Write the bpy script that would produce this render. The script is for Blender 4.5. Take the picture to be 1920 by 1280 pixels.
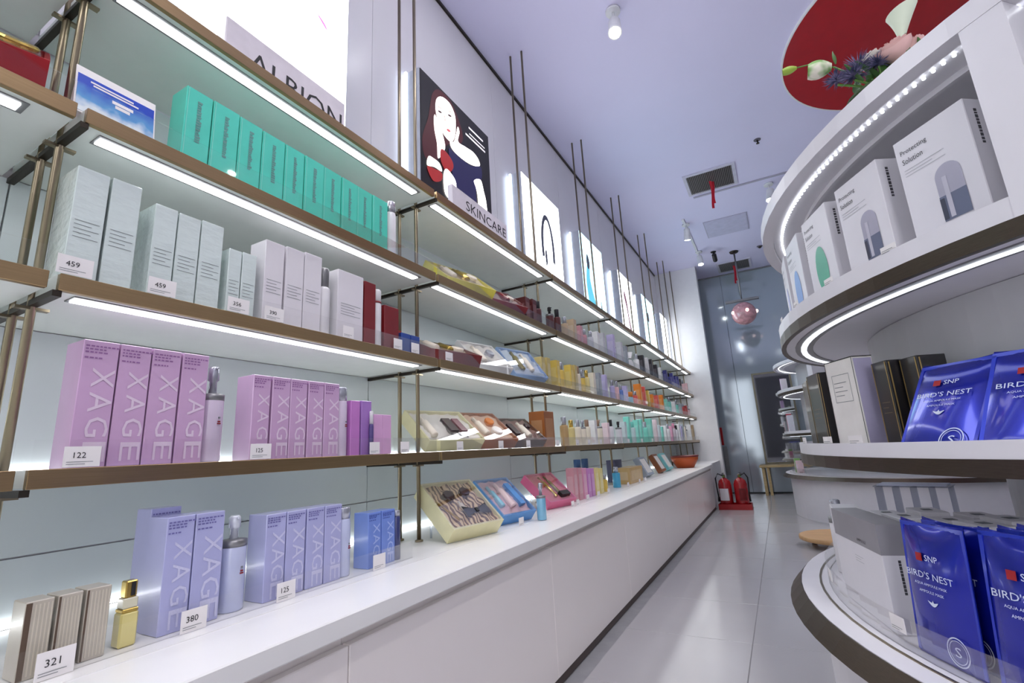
import bpy, bmesh, math, random
from mathutils import Matrix, Vector

for o in list(bpy.data.objects):
    bpy.data.objects.remove(o, do_unlink=True)
SC = bpy.context.scene
COL = SC.collection
R = math.radians
random.seed(7)

# ------------------------------------------------------------------ camera
cam_data = bpy.data.cameras.new('camera')
cam = bpy.data.objects.new('camera', cam_data)
COL.objects.link(cam)
cam_data.sensor_fit = 'HORIZONTAL'
cam_data.sensor_width = 36.0
cam_data.lens = 36.0 * 901.015 / 1920.0
cam_data.clip_start = 0.02
cam.matrix_world = Matrix(((0.87527947, 0.15208801, 0.45908069, 1.552),
                           (0.48069239, -0.16934673, -0.86038161, 0.0),
                           (-0.05310992, 0.97375095, -0.22133327, 0.9),
                           (0, 0, 0, 1)))
SC.camera = cam

# ------------------------------------------------------------------ world, exposure
world = bpy.data.worlds.new('world')
SC.world = world
world.use_nodes = True
wbg = world.node_tree.nodes['Background']
wbg.inputs[0].default_value = (0.95, 0.96, 1.0, 1)
wbg.inputs[1].default_value = 3.4
SC.view_settings.view_transform = 'Standard'
SC.view_settings.look = 'None'
SC.view_settings.gamma = 1.0
SC.view_settings.use_curve_mapping = False
SC.view_settings.exposure = 0.0
LED_STRENGTH = 8.5
BOX_STRENGTH = 3.8
SPOT_WATTS = 40.0
LINEAR_STRENGTH = 17.0
CEIL = 3.82

# ------------------------------------------------------------------ helpers
def lin(c):
    return tuple(((v / 255.0) / 12.92 if v / 255.0 <= 0.04045 else ((v / 255.0 + 0.055) / 1.055) ** 2.4) for v in c)

MATS = {}
def mat(name, rgb=(200, 200, 200), rough=0.5, metal=0.0, emit=0.0, coat=0.0, var=0.06, scale=14.0, bump=0.0, stretch=None, spec=0.5, sheen=0.0):
    if name in MATS:
        return MATS[name]
    m = bpy.data.materials.new(name)
    m.use_nodes = True
    nt = m.node_tree
    b = nt.nodes['Principled BSDF']
    c = lin(rgb)
    tc = nt.nodes.new('ShaderNodeTexCoord')
    mp = nt.nodes.new('ShaderNodeMapping')
    if stretch:
        mp.inputs['Scale'].default_value = stretch
    nz = nt.nodes.new('ShaderNodeTexNoise')
    nz.inputs['Scale'].default_value = scale
    nz.inputs['Detail'].default_value = 3
    rp = nt.nodes.new('ShaderNodeValToRGB')
    rp.color_ramp.elements[0].position = 0.3
    rp.color_ramp.elements[1].position = 0.7
    rp.color_ramp.elements[0].color = tuple(min(1, v * (1 - var)) for v in c) + (1,)
    rp.color_ramp.elements[1].color = tuple(min(1, v * (1 + var)) for v in c) + (1,)
    nt.links.new(tc.outputs['Object'], mp.inputs[0])
    nt.links.new(mp.outputs[0], nz.inputs['Vector'])
    nt.links.new(nz.outputs[0], rp.inputs[0])
    nt.links.new(rp.outputs[0], b.inputs['Base Color'])
    b.inputs['Roughness'].default_value = rough
    b.inputs['Metallic'].default_value = metal
    b.inputs['Coat Weight'].default_value = coat
    b.inputs['Coat Roughness'].default_value = 0.08
    b.inputs['Specular IOR Level'].default_value = spec
    if sheen:
        b.inputs['Sheen Weight'].default_value = sheen
    if emit:
        b.inputs['Emission Strength'].default_value = emit
        nt.links.new(rp.outputs[0], b.inputs['Emission Color'])
    if bump:
        bp = nt.nodes.new('ShaderNodeBump')
        bp.inputs['Strength'].default_value = bump
        bp.inputs['Distance'].default_value = 0.002
        nt.links.new(nz.outputs[0], bp.inputs['Height'])
        nt.links.new(bp.outputs[0], b.inputs['Normal'])
        nt.links.new(bp.outputs[0], b.inputs['Coat Normal'])
    MATS[name] = m
    return m

def clear_mat(name, tint=(255, 255, 255), refl=0.09, rough=0.03):
    if name in MATS:
        return MATS[name]
    m = bpy.data.materials.new(name)
    m.use_nodes = True
    nt = m.node_tree
    nt.nodes.remove(nt.nodes['Principled BSDF'])
    out = nt.nodes['Material Output']
    tr = nt.nodes.new('ShaderNodeBsdfTransparent')
    tr.inputs[0].default_value = lin(tint) + (1,)
    gl = nt.nodes.new('ShaderNodeBsdfGlossy')
    gl.inputs['Roughness'].default_value = rough
    lw = nt.nodes.new('ShaderNodeFresnel')
    lw.inputs['IOR'].default_value = 1.35
    ad = nt.nodes.new('ShaderNodeMath')
    ad.operation = 'MULTIPLY_ADD'
    ad.inputs[1].default_value = 0.3
    ad.inputs[2].default_value = refl * 0.15
    mx = nt.nodes.new('ShaderNodeMixShader')
    nt.links.new(lw.outputs[0], ad.inputs[0])
    nt.links.new(ad.outputs[0], mx.inputs[0])
    nt.links.new(tr.outputs[0], mx.inputs[1])
    nt.links.new(gl.outputs[0], mx.inputs[2])
    nt.links.new(mx.outputs[0], out.inputs[0])
    MATS[name] = m
    return m

def pattern_mat(name, a, b, kind='voronoi', scale=40.0, pos=(0.35, 0.45), rough=0.6):
    if name in MATS:
        return MATS[name]
    m = bpy.data.materials.new(name)
    m.use_nodes = True
    nt = m.node_tree
    bs = nt.nodes['Principled BSDF']
    tc = nt.nodes.new('ShaderNodeTexCoord')
    if kind == 'voronoi':
        t = nt.nodes.new('ShaderNodeTexVoronoi')
    elif kind == 'wave':
        t = nt.nodes.new('ShaderNodeTexWave')
        t.inputs['Distortion'].default_value = 6
    else:
        t = nt.nodes.new('ShaderNodeTexNoise')
    t.inputs['Scale'].default_value = scale
    rp = nt.nodes.new('ShaderNodeValToRGB')
    rp.color_ramp.elements[0].position = pos[0]
    rp.color_ramp.elements[1].position = pos[1]
    rp.color_ramp.elements[0].color = lin(a) + (1,)
    rp.color_ramp.elements[1].color = lin(b) + (1,)
    nt.links.new(tc.outputs['Object'], t.inputs['Vector'])
    nt.links.new(t.outputs[0], rp.inputs[0])
    nt.links.new(rp.outputs[0], bs.inputs['Base Color'])
    bs.inputs['Roughness'].default_value = rough
    MATS[name] = m
    return m

# materials of the place
WHITE = mat('white_paint', (236, 235, 236), 0.35, var=0.015)
GLOSSW = mat('glossy_white_wall', (230, 227, 231), 0.22, var=0.015, scale=3)
CEILW = mat('ceiling_paint', (226, 222, 250), 0.7, var=0.012, scale=2)
LACQ = mat('white_lacquer', (246, 239, 237), 0.22, var=0.008, scale=3)
STONE = mat('white_stone_top', (242, 241, 240), 0.3, var=0.02, scale=5)
BACKP = mat('pale_green_glass_panel', (220, 229, 230), 0.25, var=0.02, scale=3)
BOARD = mat('white_shelf_board', (232, 236, 232), 0.4, var=0.02)
BRONZE = mat('brushed_bronze', (168, 142, 106), 0.3, 1.0, var=0.07, scale=12, stretch=(1, 0.6, 60))
BRASS = mat('champagne_metal', (150, 138, 116), 0.3, 1.0, var=0.08)
DARKM = mat('dark_metal', (66, 60, 54), 0.4, 0.9, var=0.1)
GREYM = mat('grey_metal', (140, 140, 142), 0.4, 0.7, var=0.05)
LED = mat('led_white', (250, 252, 255), 0.5, emit=LED_STRENGTH, var=0.0)
ACRYL = clear_mat('clear_acrylic')
ACRYLB = clear_mat('frosted_acrylic', (225, 228, 235), 0.3, 0.12)
BLACK = mat('black_print', (28, 26, 30), 0.5, var=0.05)
GREYPR = mat('grey_print', (120, 124, 128), 0.6, var=0.05)
PALEPR = mat('pale_print', (226, 208, 226), 0.45, var=0.02)
CARD = mat('white_card', (240, 236, 236), 0.5, var=0.02)
RED = mat('red_lacquer', (172, 20, 28), 0.3, var=0.06)

def newmesh(name, verts, faces, m=None, smooth=False):
    me = bpy.data.meshes.new(name)
    me.from_pydata(verts, [], faces)
    me.update()
    if smooth:
        me.polygons.foreach_set('use_smooth', [True] * len(me.polygons))
    if m:
        me.materials.append(m)
    return me

def link(name, me, parent=None, loc=(0, 0, 0), rot=(0, 0, 0)):
    o = bpy.data.objects.new(name, me)
    COL.objects.link(o)
    o.location = loc
    o.rotation_euler = rot
    if parent is not None:
        o.parent = parent
    return o

def boxgeo(x0, x1, y0, y1, z0, z1):
    v = [(x0, y0, z0), (x1, y0, z0), (x1, y1, z0), (x0, y1, z0), (x0, y0, z1), (x1, y0, z1), (x1, y1, z1), (x0, y1, z1)]
    f = [(0, 3, 2, 1), (4, 5, 6, 7), (0, 1, 5, 4), (1, 2, 6, 5), (2, 3, 7, 6), (3, 0, 4, 7)]
    return v, f

def boxmesh(name, b, m, bev=0.0):
    v, f = boxgeo(*b)
    me = newmesh(name, v, f, m)
    if bev > 0:
        bm = bmesh.new()
        bm.from_mesh(me)
        bmesh.ops.bevel(bm, geom=list(bm.edges), offset=bev, segments=1 if bev < 0.004 else 2, affect='EDGES', profile=0.5)
        bm.to_mesh(me)
        bm.free()
    return me

def box(name, b, m, parent=None, bev=0.0, loc=(0, 0, 0), rot=(0, 0, 0)):
    return link(name, boxmesh(name, b, m, bev), parent, loc, rot)

class MB:
    """collects pieces of ONE part"""
    def __init__(s):
        s.v = []; s.f = []
    def add(s, v, f, M=None):
        n = len(s.v)
        s.v += [tuple(M @ Vector(p)) for p in v] if M is not None else [tuple(p) for p in v]
        s.f += [tuple(i + n for i in q) for q in f]
        return s
    def box(s, *b, M=None):
        return s.add(*boxgeo(*b), M=M)
    def build(s, name, m, parent=None, loc=(0, 0, 0), rot=(0, 0, 0), smooth=False):
        return link(name, newmesh(name, s.v, s.f, m, smooth), parent, loc, rot)

def lathegeo(prof, seg=20, M=None):
    v = []; f = []
    n = len(prof)
    for k in range(seg):
        a = 2 * math.pi * k / seg
        for r, z in prof:
            v.append((r * math.cos(a), r * math.sin(a), z))
    for k in range(seg):
        k2 = (k + 1) % seg
        for i in range(n - 1):
            f.append((k * n + i, k2 * n + i, k2 * n + i + 1, k * n + i + 1))
    f.append(tuple(k * n for k in reversed(range(seg))))
    f.append(tuple(k * n + n - 1 for k in range(seg)))
    if M is not None:
        v = [tuple(M @ Vector(p)) for p in v]
    return v, f

def lathe(name, prof, m, parent=None, loc=(0, 0, 0), rot=(0, 0, 0), seg=20):
    v, f = lathegeo(prof, seg)
    me = newmesh(name, v, f, m)
    flat = len(f) - 2
    me.polygons.foreach_set('use_smooth', [i < flat for i in range(len(f))])
    return link(name, me, parent, loc, rot)

def tubegeo(pts, r, seg=8, r1=None):
    pts = [Vector(p) for p in pts]
    v = []; f = []
    n = len(pts)
    for i, p in enumerate(pts):
        d = (pts[min(i + 1, n - 1)] - pts[max(i - 1, 0)]).normalized()
        up = Vector((0, 0, 1)) if abs(d.z) < 0.9 else Vector((1, 0, 0))
        a = d.cross(up).normalized()
        b = d.cross(a)
        rr = r if r1 is None else r + (r1 - r) * i / max(1, n - 1)
        for k in range(seg):
            t = 2 * math.pi * k / seg
            v.append(tuple(p + a * (rr * math.cos(t)) + b * (rr * math.sin(t))))
    for i in range(n - 1):
        for k in range(seg):
            k2 = (k + 1) % seg
            f.append((i * seg + k, i * seg + k2, (i + 1) * seg + k2, (i + 1) * seg + k))
    f.append(tuple(reversed(range(seg))))
    f.append(tuple((n - 1) * seg + k for k in range(seg)))
    return v, f

def tube(name, pts, r, m, parent=None, seg=8, r1=None, loc=(0, 0, 0), rot=(0, 0, 0)):
    v, f = tubegeo(pts, r, seg, r1)
    return link(name, newmesh(name, v, f, m, True), parent, loc, rot)

def ringgeo(r0, r1, z0, z1, a0=0.0, a1=360.0, seg=96, r0t=None, r1t=None):
    """annular sector; r0t / r1t: radii at the top"""
    r0t = r0 if r0t is None else r0t
    r1t = r1 if r1t is None else r1t
    full = abs(a1 - a0) >= 359.9
    n = seg if full else seg + 1
    v = []; f = []
    for k in range(n):
        a = R(a0 + (a1 - a0) * k / seg)
        c, s = math.cos(a), math.sin(a)
        v += [(r0 * c, r0 * s, z0), (r1 * c, r1 * s, z0), (r1t * c, r1t * s, z1), (r0t * c, r0t * s, z1)]
    for k in range(seg):
        a = k * 4
        b = ((k + 1) % n) * 4
        for i in range(4):
            j = (i + 1) % 4
            f.append((a + i, a + j, b + j, b + i))
    if not full:
        f.append((3, 2, 1, 0))
        f.append(tuple((n - 1) * 4 + i for i in range(4)))
    return v, f

def ring(name, m, parent, *a, loc=(0, 0, 0), **k):
    v, f = ringgeo(*a, **k)
    bm_ = newmesh(name, v, f, m)
    bm = bmesh.new(); bm.from_mesh(bm_)
    bmesh.ops.recalc_face_normals(bm, faces=bm.faces)
    bm.to_mesh(bm_); bm.free()
    return link(name, bm_, parent, loc)

def polygeo(pts, y=-0.0006, th=0.0):
    """flat print in the local XZ plane facing -Y"""
    n = len(pts)
    return [(p[0], y, p[1]) for p in pts], [tuple(range(n))]

def flat(name, pts, m, parent, y=-0.0006):
    v, f = polygeo(pts, y)
    return link(name, newmesh(name, v, f, m), parent)

def rect(x0, x1, z0, z1):
    return [(x0, z0), (x1, z0), (x1, z1), (x0, z1)]

def ellipse(cx, cz, rx, rz, n=24, rot=0.0):
    out = []
    for k in range(n):
        a = 2 * math.pi * k / n
        x, z = rx * math.cos(a), rz * math.sin(a)
        out.append((cx + x * math.cos(rot) - z * math.sin(rot), cz + x * math.sin(rot) + z * math.cos(rot)))
    return out

TXT = {}
def textmesh(s, m):
    key = (s, m.name)
    if key in TXT:
        return TXT[key]
    cu = bpy.data.curves.new('lettering', 'FONT')
    cu.body = s
    cu.align_x = 'CENTER'
    cu.resolution_u = 2
    ob = bpy.data.objects.new('lettering', cu)
    COL.objects.link(ob)
    bpy.context.view_layer.update()
    me = bpy.data.meshes.new_from_object(ob.evaluated_get(bpy.context.evaluated_depsgraph_get()))
    bpy.data.objects.remove(ob, do_unlink=True)
    xs = [v.co.x for v in me.vertices]; ys = [v.co.y for v in me.vertices]
    cx, cy = (min(xs) + max(xs)) / 2, (min(ys) + max(ys)) / 2
    for v in me.vertices:
        v.co.x -= cx; v.co.y -= cy
    me.materials.clear(); me.materials.append(m)
    TXT[key] = (me, max(xs) - min(xs), max(ys) - min(ys))
    return TXT[key]

def text(parent, s, x, z, m, w=None, h=None, rot=0.0, y=-0.0008, name='lettering'):
    me, tw, th = textmesh(s, m)
    sx = (w / tw) if w else None
    sy = (h / th) if h else None
    sx = sx or sy; sy = sy or sx
    o = link(name, me, parent, (x, y, z))
    o.rotation_euler = (Matrix.Rotation(R(90), 3, 'X') @ Matrix.Rotation(rot, 3, 'Z')).to_euler()
    o.scale = (sx, sy, 1)
    return o

def tag(o, label, cat, group=None, kind=None):
    o['label'] = label
    o['category'] = cat
    if group: o['group'] = group
    if kind: o['kind'] = kind
    return o

def thing(name, label, cat, loc=(0, 0, 0), rotz=0.0, group=None):
    o = bpy.data.objects.new(name, None)
    o.empty_display_size = 0.05
    COL.objects.link(o)
    o.location = loc
    o.rotation_euler = (0, 0, rotz)
    return tag(o, label, cat, group)

def struct(o):
    o['kind'] = 'structure'
    return o

ORD = ['first', 'second', 'third', 'fourth', 'fifth', 'sixth', 'seventh', 'eighth', 'ninth', 'tenth', 'eleventh', 'twelfth',
       'thirteenth', 'fourteenth', 'fifteenth', 'sixteenth', 'seventeenth', 'eighteenth', 'nineteenth', 'twentieth', 'twenty-first', 'twenty-second']

# ------------------------------------------------------------------ the setting
Z1, Z2, Z3, Z4, ZC = 2.02, 1.638, 1.275, 0.912, 0.58     # top faces of the shelves and the counter
LEVEL = {1: Z1, 2: Z2, 3: Z3, 4: Z4}
BY = [-0.83, 0.352, 1.535, 2.775, 4.03, 5.29, 6.55, 7.8, 8.42]
NB = len(BY) - 1
X0, X1, Y0, Y1 = -0.12, 4.3, -3.0, 9.2

floor = struct(box('floor', (X0, X1, Y0, Y1 + 0.3, -0.10, -0.004), mat('grout', (150, 150, 154), 0.8)))
TILE = []
def tile_mat():
    m = mat('floor_tile', (180, 178, 181), 0.16, var=0.03, scale=2.2)
    return m
TS = 0.578
tx0, ty0 = 1.302 - 2 * TS, 2.605 - 10 * TS
tmesh = boxmesh('floor_tile', (0.0012, TS - 0.0012, 0.0012, TS - 0.0012, -0.006, 0.0), tile_mat(), 0.0015)
i = 0
x = tx0 + TS
while x < X1 - 0.2:
    y = ty0
    while y < Y1:
        link('floor_tile', tmesh, floor, (x, y, 0))
        y += TS
    x += TS

wall_left = struct(box('wall_left', (X0, 0.0, Y0, Y1, 0, CEIL), GLOSSW))
# pale green back panels behind the shelves
for i in range(NB):
    for z0, z1 in ((0.585, 0.724), (0.728, 0.878), (0.915, 1.242), (1.28, 1.605), (1.642, 1.985)):
        box('back_panel', (0.0, 0.012, BY[i] + 0.002, BY[i + 1] - 0.002, z0, z1), BACKP, wall_left)
# tall wall panels above the shelves
for i in range(NB):
    box('wall_panel', (0.0, 0.008, BY[i] + 0.0015, BY[i + 1] - 0.0015, 2.03, CEIL - 0.02), GLOSSW, wall_left)
ceiling = struct(box('ceiling', (X0, X1, Y0, Y1 + 0.2, CEIL, CEIL + 0.1), CEILW))
# unseen shop front added behind the camera, glazed to let world light in as fill
SHOPF = mat('shop_front_grey', (150, 148, 152), 0.5)
wfm = MB()
for b_ in ((X0, 0.1, 0, CEIL), (X1 - 0.12, X1, 0, CEIL), (0.1, X1 - 0.12, 3.2, CEIL), (0.1, X1 - 0.12, 0, 0.12), (0.88, 1.0, 0.12, 3.2), (2.3, 2.42, 0.12, 3.2)):
    wfm.box(b_[0], b_[1], Y0 - 0.1, Y0, b_[2], b_[3])
struct(wfm.build('wall_front', SHOPF))
struct(box('added_door_1', (1.0, 2.3, Y0 - 0.07, Y0 - 0.03, 0.12, 3.2), mat('door_dark', (72, 72, 78), 0.4)))  # added unseen dark door, darkens what the mirror reflects
for k_, (a_, b_) in enumerate(((0.1, 0.88), (2.42, X1 - 0.12))):
    struct(box('window_%d' % (k_ + 1), (a_, b_, Y0 - 0.06, Y0 - 0.05, 0.12, 3.2), ACRYL))  # added panes, world light enters through them to brighten the room
struct(box('wall_right', (X1, X1 + 0.1, Y0, Y1, 0, CEIL), WHITE))
struct(box('shadow_gap_1', (0.008, 0.022, Y0, 8.42, CEIL - 0.022, CEIL - 0.001), DARKM))  # dark strip stands in for the shadow gap below the ceiling
# end of the shelf run
struct(box('wall_end', (0.0, 0.70, 8.42, 8.6, 0, CEIL), WHITE))
struct(box('trim_4', (0.0, 0.655, 7.2, 8.42, 0, 0.5795), WHITE))
# mirror-like tinted glass wall at the far end
GLASSW = mat('grey_green_glass', (178, 190, 199), 0.08, 0.28, coat=0.25, var=0.03, scale=1.5)
wall_back = struct(box('wall_back', (X0, X1, 9.24, 9.4, 0, CEIL), mat('dark_backing', (90, 98, 100), 0.7)))
xs = [-0.05, 1.02, 2.2, 3.4, 4.28]
for a, b in zip(xs, xs[1:]):
    box('glass_pane', (a + 0.003, b - 0.003, 9.2, 9.236, 0.02, CEIL - 0.02), GLASSW, wall_back)
struct(box('trim_2', (0.57, X1, 9.17, 9.199, CEIL - 0.02, CEIL - 0.001), GREYM))
# ceiling seam
struct(box('trim_3', (1.06, 3.9, 5.855, 5.885, CEIL - 0.012, CEIL - 0.001), mat('seam_grey', (176, 172, 190), 0.7)))

# ------------------------------------------------------------------ counter and base cabinets
ctop = thing('countertop', 'long white stone countertop under the whole wall of shelves', 'countertop', (0, 0, 0))
box('slab', (0.0, 0.69, -1.3, 7.199, 0.538, 0.58), STONE, ctop, 0.003)
box('raised_step', (0.0, 0.50, -1.3, 7.199, 0.580, 0.5815), STONE, ctop)
cy = [-1.29, -0.221, 0.843, 1.907, 2.97, 4.03, 5.095, 6.155, 7.195]
for i in range(len(cy) - 1):
    t = thing('base_cabinet', 'glossy white base cabinet under the counter, %s from the left' % ORD[i], 'cabinet', (0, cy[i], 0), 0, 'row of white base cabinets')
    w = cy[i + 1] - cy[i]
    box('body', (0.02, 0.635, 0.001, w - 0.001, 0.03, 0.536), LACQ, t)
    box('door', (0.636, 0.66, 0.0015, w - 0.0015, 0.032, 0.506), LACQ, t, 0.002)
    box('plinth', (0.03, 0.656, 0.001, w - 0.001, 0.0, 0.0295), mat('plinth_brown', (74, 62, 58), 0.5), t)

# ------------------------------------------------------------------ shelf posts with brackets
XS = 0.40
LV = ['top', 'second', 'third', 'fourth']
BAYN = ['cut off at the left edge', 'first full bay', 'second full bay', 'third full bay', 'fourth full bay', 'fifth full bay', 'sixth full bay', 'last short bay']
for i, y in enumerate(BY[1:-1] + [8.38]):
    t = thing('shelf_post_frame', 'pair of slim champagne metal posts from counter to ceiling, %s pair from the left' % ORD[i], 'post', (0, y, 0), 0, 'posts carrying the wall shelves')
    for x in (0.285, 0.19):
        tube('post', [(x, 0, ZC + 0.002), (x, 0, CEIL)], 0.008, BRASS, t, 10)
        lathe('foot_flange', [(0.016, 0), (0.016, 0.006), (0.009, 0.008)], BRASS, t, (x, 0, ZC + 0.002), seg=14)
    for lv in (1, 2, 3, 4):
        z = LEVEL[lv] - 0.034
        b = box('bracket', (0.014, 0.398, -0.007, 0.007, z - 0.012, z), DARKM, t)
        for x in (0.285, 0.19):
            box('clamp', (x - 0.007, x + 0.007, -0.026, 0.026, z - 0.018, z - 0.0125), BRASS, b)

# ------------------------------------------------------------------ the shelves
for i in range(NB):
    for lv in (1, 2, 3, 4):
        z = LEVEL[lv]
        y0, y1 = BY[i] + (0.0 if i else 0.0), BY[i + 1] - 0.016
        t = thing('wall_shelf', 'white wall shelf with bronze front edge, %s level, %s' % (LV[lv - 1], BAYN[i]), 'shelf', (0, (y0 + y1) / 2, z), 0, 'wall shelves')
        h = (y1 - y0) / 2
        box('board', (0.012, 0.388, -h, h, -0.031, 0.0), BOARD, t)
        box('fascia', (0.388, 0.401, -h, h, -0.0335, 0.0), BRONZE, t, 0.001)
        if lv < 4:
            box('led_channel', (0.325, 0.372, -h + 0.035, h - 0.06, -0.0335, -0.0312), GREYM, t)
            box('led_strip', (0.334, 0.362, -h + 0.04, h - 0.07, -0.036, -0.0337), LED, t)
        if lv > 1:
            box('guard', (0.392, 0.3945, -h + 0.004, h - 0.004, 0.0, 0.052), ACRYL, t)
        if lv == 4:
            box('rear_led_strip', (0.014, 0.022, -h + 0.03, h - 0.03, 0.001, 0.006), LED, t)
t = thing('counter_led_bar', 'thin white light bar along the back of the counter', 'light', (0, 0, ZC))
box('led_strip', (0.014, 0.024, -0.8, 8.3 - 1.12, 0.003, 0.009), LED, t)
box('channel', (0.0125, 0.026, -0.8, 8.3 - 1.12, 0.002, 0.0028), GREYM, t)

# ------------------------------------------------------------------ product builders (local: X right, -Y front, Z up)
def wf(y, z, xf):
    return dict(loc=(xf, y, z), rotz=R(90))

def small_lines(parent, x0, x1, z, n, m, dz=0.006, th=0.0016, rnd=None):
    mb = MB()
    for k in range(n):
        f = 1.0 if k % 2 == 0 else 0.7
        zz = z - k * dz
        v, f_ = polygeo(rect(x0, x0 + (x1 - x0) * f, zz - th / 2, zz + th / 2), -0.0008)
        mb.add(v, f_)
    return mb.build('fine_print', m, parent)

def carton(label, cat, frame, w, h, d, m, group=None, name='carton', bev=0.0012):
    t = thing(name, label, cat, frame['loc'], frame['rotz'], group)
    box('body', (-w / 2, w / 2, 0, d, 0.0005, h), m, t, bev)
    return t

def bottle(label, cat, frame, r, h, mbody, mcap, group=None, pump=False, name='bottle', cap=0.25, neck=0.6):
    t = thing(name, label, cat, frame['loc'], frame['rotz'], group)
    hb = h * (1 - cap)
    lathe('body', [(r * 0.93, 0.0005), (r, 0.004), (r, hb * 0.93), (r * 0.93, hb * 0.98), (r * neck, hb)], mbody, t, (0, r, 0))
    if pump:
        lathe('collar', [(r * 1.01, hb * 0.90), (r * 1.01, hb * 0.995), (r * 0.5, hb + 0.002)], GREYM, t, (0, r, 0))
        lathe('neck', [(r * 0.34, hb), (r * 0.30, hb + h * cap * 0.45), (r * 0.46, hb + h * cap * 0.5), (r * 0.44, h - 0.004), (r * 0.3, h)], mcap, t, (0, r, 0), seg=12)
        box('spout', (-0.003, 0.003, -r * 0.62, 0.0, h - 0.008, h - 0.003), mcap, t, 0.001, (0, r, 0))
    else:
        lathe('cap', [(r * neck * 1.02, hb + 0.0005), (r * neck * 1.05, h - 0.003), (r * neck * 0.95, h)], mcap, t, (0, r, 0), seg=16)
    return t

def price_tag(label, frame, s, w=0.052, h=0.036):
    t = thing('price_tag', label, 'price tag', frame['loc'], frame['rotz'], 'price tags on the shelf edges')
    box('card', (-w / 2, w / 2, 0, 0.001, 0.0005, h), CARD, t)
    if s:
        text(t, s, -w * 0.08, h * 0.58, BLACK, h=h * 0.27)
    small_lines(t, -w * 0.42, w * 0.3, h * 0.26, 2, GREYPR, 0.004, 0.001)
    return t

def gift_box(label, frame, w, L, th, mt, minner, contents, group='open gift boxes leaning on the shelves', alpha=39.0, lid=True, name='gift_box', wall=0.008, msat=None):
    t = thing(name, label, 'gift box', frame['loc'], frame['rotz'], group)
    a = R(alpha)
    Tm = Matrix(((1, 0, 0, 0), (0, math.cos(a), -math.sin(a), 0), (0, math.sin(a), math.cos(a), th * math.cos(a) + 0.001), (0, 0, 0, 1)))
    m = MB()
    hw = w / 2
    m.box(-hw, hw, 0, L, -th, -th + 0.004, M=Tm)
    m.box(-hw, -hw + wall, 0, L, -th + 0.004, 0, M=Tm)
    m.box(hw - wall, hw, 0, L, -th + 0.004, 0, M=Tm)
    m.box(-hw + wall, hw - wall, 0, wall, -th + 0.004, 0, M=Tm)
    m.box(-hw + wall, hw - wall, L - wall, L, -th + 0.004, 0, M=Tm)
    m.build('tray', mt, t)
    m = MB()
    # rumpled satin bed
    nx, ny = 14, 12
    rnd = random.Random(len(label))
    vs = []; fs = []
    for j in range(ny + 1):
        for i_ in range(nx + 1):
            u = -hw + wall + (w - 2 * wall) * i_ / nx
            v = wall + (L - 2 * wall) * j / ny
            c = -th * 0.22 + 0.005 * math.sin(u * 90 + 2 * math.sin(v * 60)) + 0.004 * rnd.uniform(-1, 1)
            vs.append((u, v, c))
    for j in range(ny):
        for i_ in range(nx):
            q = j * (nx + 1) + i_
            fs.append((q, q + 1, q + nx + 2, q + nx + 1))
    m.add(vs, fs, M=Tm)
    m.build('liner', minner, t, smooth=True)
    for kind, u, v, s, r, cm in contents:
        base = Tm @ Matrix.Translation((u, v, -th * 0.22 + r * 0.3))
        if kind == 'tube':      # bottle lying along the slope
            Mx = base @ Matrix.Rotation(R(-90), 4, 'X')
            vv, ff = lathegeo([(r * .9, 0), (r, 0.003), (r, s * .7), (r * .55, s * .76), (r * .55, s)], 14, Mx)
            link('bottle', newmesh('bottle', vv, ff, cm, True), t)
        elif kind == 'jar':
            vv, ff = lathegeo([(r, -0.012), (r, 0.008), (r * .9, 0.012)], 18, base)
            link('jar', newmesh('jar', vv, ff, cm, False), t)
        elif kind == 'box':
            mb = MB(); mb.box(-r, r, 0, s, -0.01, 0.012, M=base)
            mb.build('inner_carton', cm, t)
        elif kind == 'bow':
            mb = MB()
            for sg in (-1, 1):
                mb.add([(0, -0.004, 0), (sg * s / 2, -r, 0.004), (sg * s / 2, r, 0.008), (0, 0.006, 0.006)],
                       [(0, 1, 2, 3) if sg > 0 else (3, 2, 1, 0)], M=base)
            mb.box(-0.007, 0.007, -0.009, 0.009, -0.002, 0.01, M=base)
            mb.build('bow', cm, t)
        elif kind == 'ribbon':
            mb = MB(); mb.box(-r, r, -s / 2, s / 2, 0.004, 0.007, M=base @ Matrix.Rotation(R(25), 4, 'Z'))
            mb.build('ribbon', cm, t)
    if lid:
        mb = MB(); mb.box(-hw, hw, 0, L, 0.001, 0.002, M=Tm)
        mb.build('clear_lid', ACRYL, t)
    # clear easel behind
    top = Tm @ Vector((0, L * 0.8, -th))
    for sx in (-hw * 0.6, hw * 0.6):
        mb = MB(); mb.box(sx - 0.002, sx + 0.002, top.y - 0.004, top.y + 0.004, 0.001, top.z)
        mb.build('easel_leg', ACRYLB, t)
    return t

def leaning_card(label, frame, w, h, d, m, tilt=28, group='cartons leaning on the counter', name='leaning_carton'):
    t = thing(name, label, 'carton', frame['loc'], frame['rotz'], group)
    a = R(tilt)
    Tm = Matrix.Translation((0, 0, 0.001)) @ Matrix.Rotation(-a, 4, 'X')
    mb = MB(); mb.box(-w / 2, w / 2, 0, d, 0, h, M=Tm @ Matrix.Translation((0, 0, d * math.tan(a))))
    mb.build('body', m, t)
    mb = MB(); mb.box(-w * .36, w * .36, -0.0015, 0, h * 0.12, h * 0.88, M=Tm @ Matrix.Translation((0, 0, d * math.tan(a))))
    mb.build('window', mat(m.name + '_inset', (230, 226, 222), 0.3), t)
    return t

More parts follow.
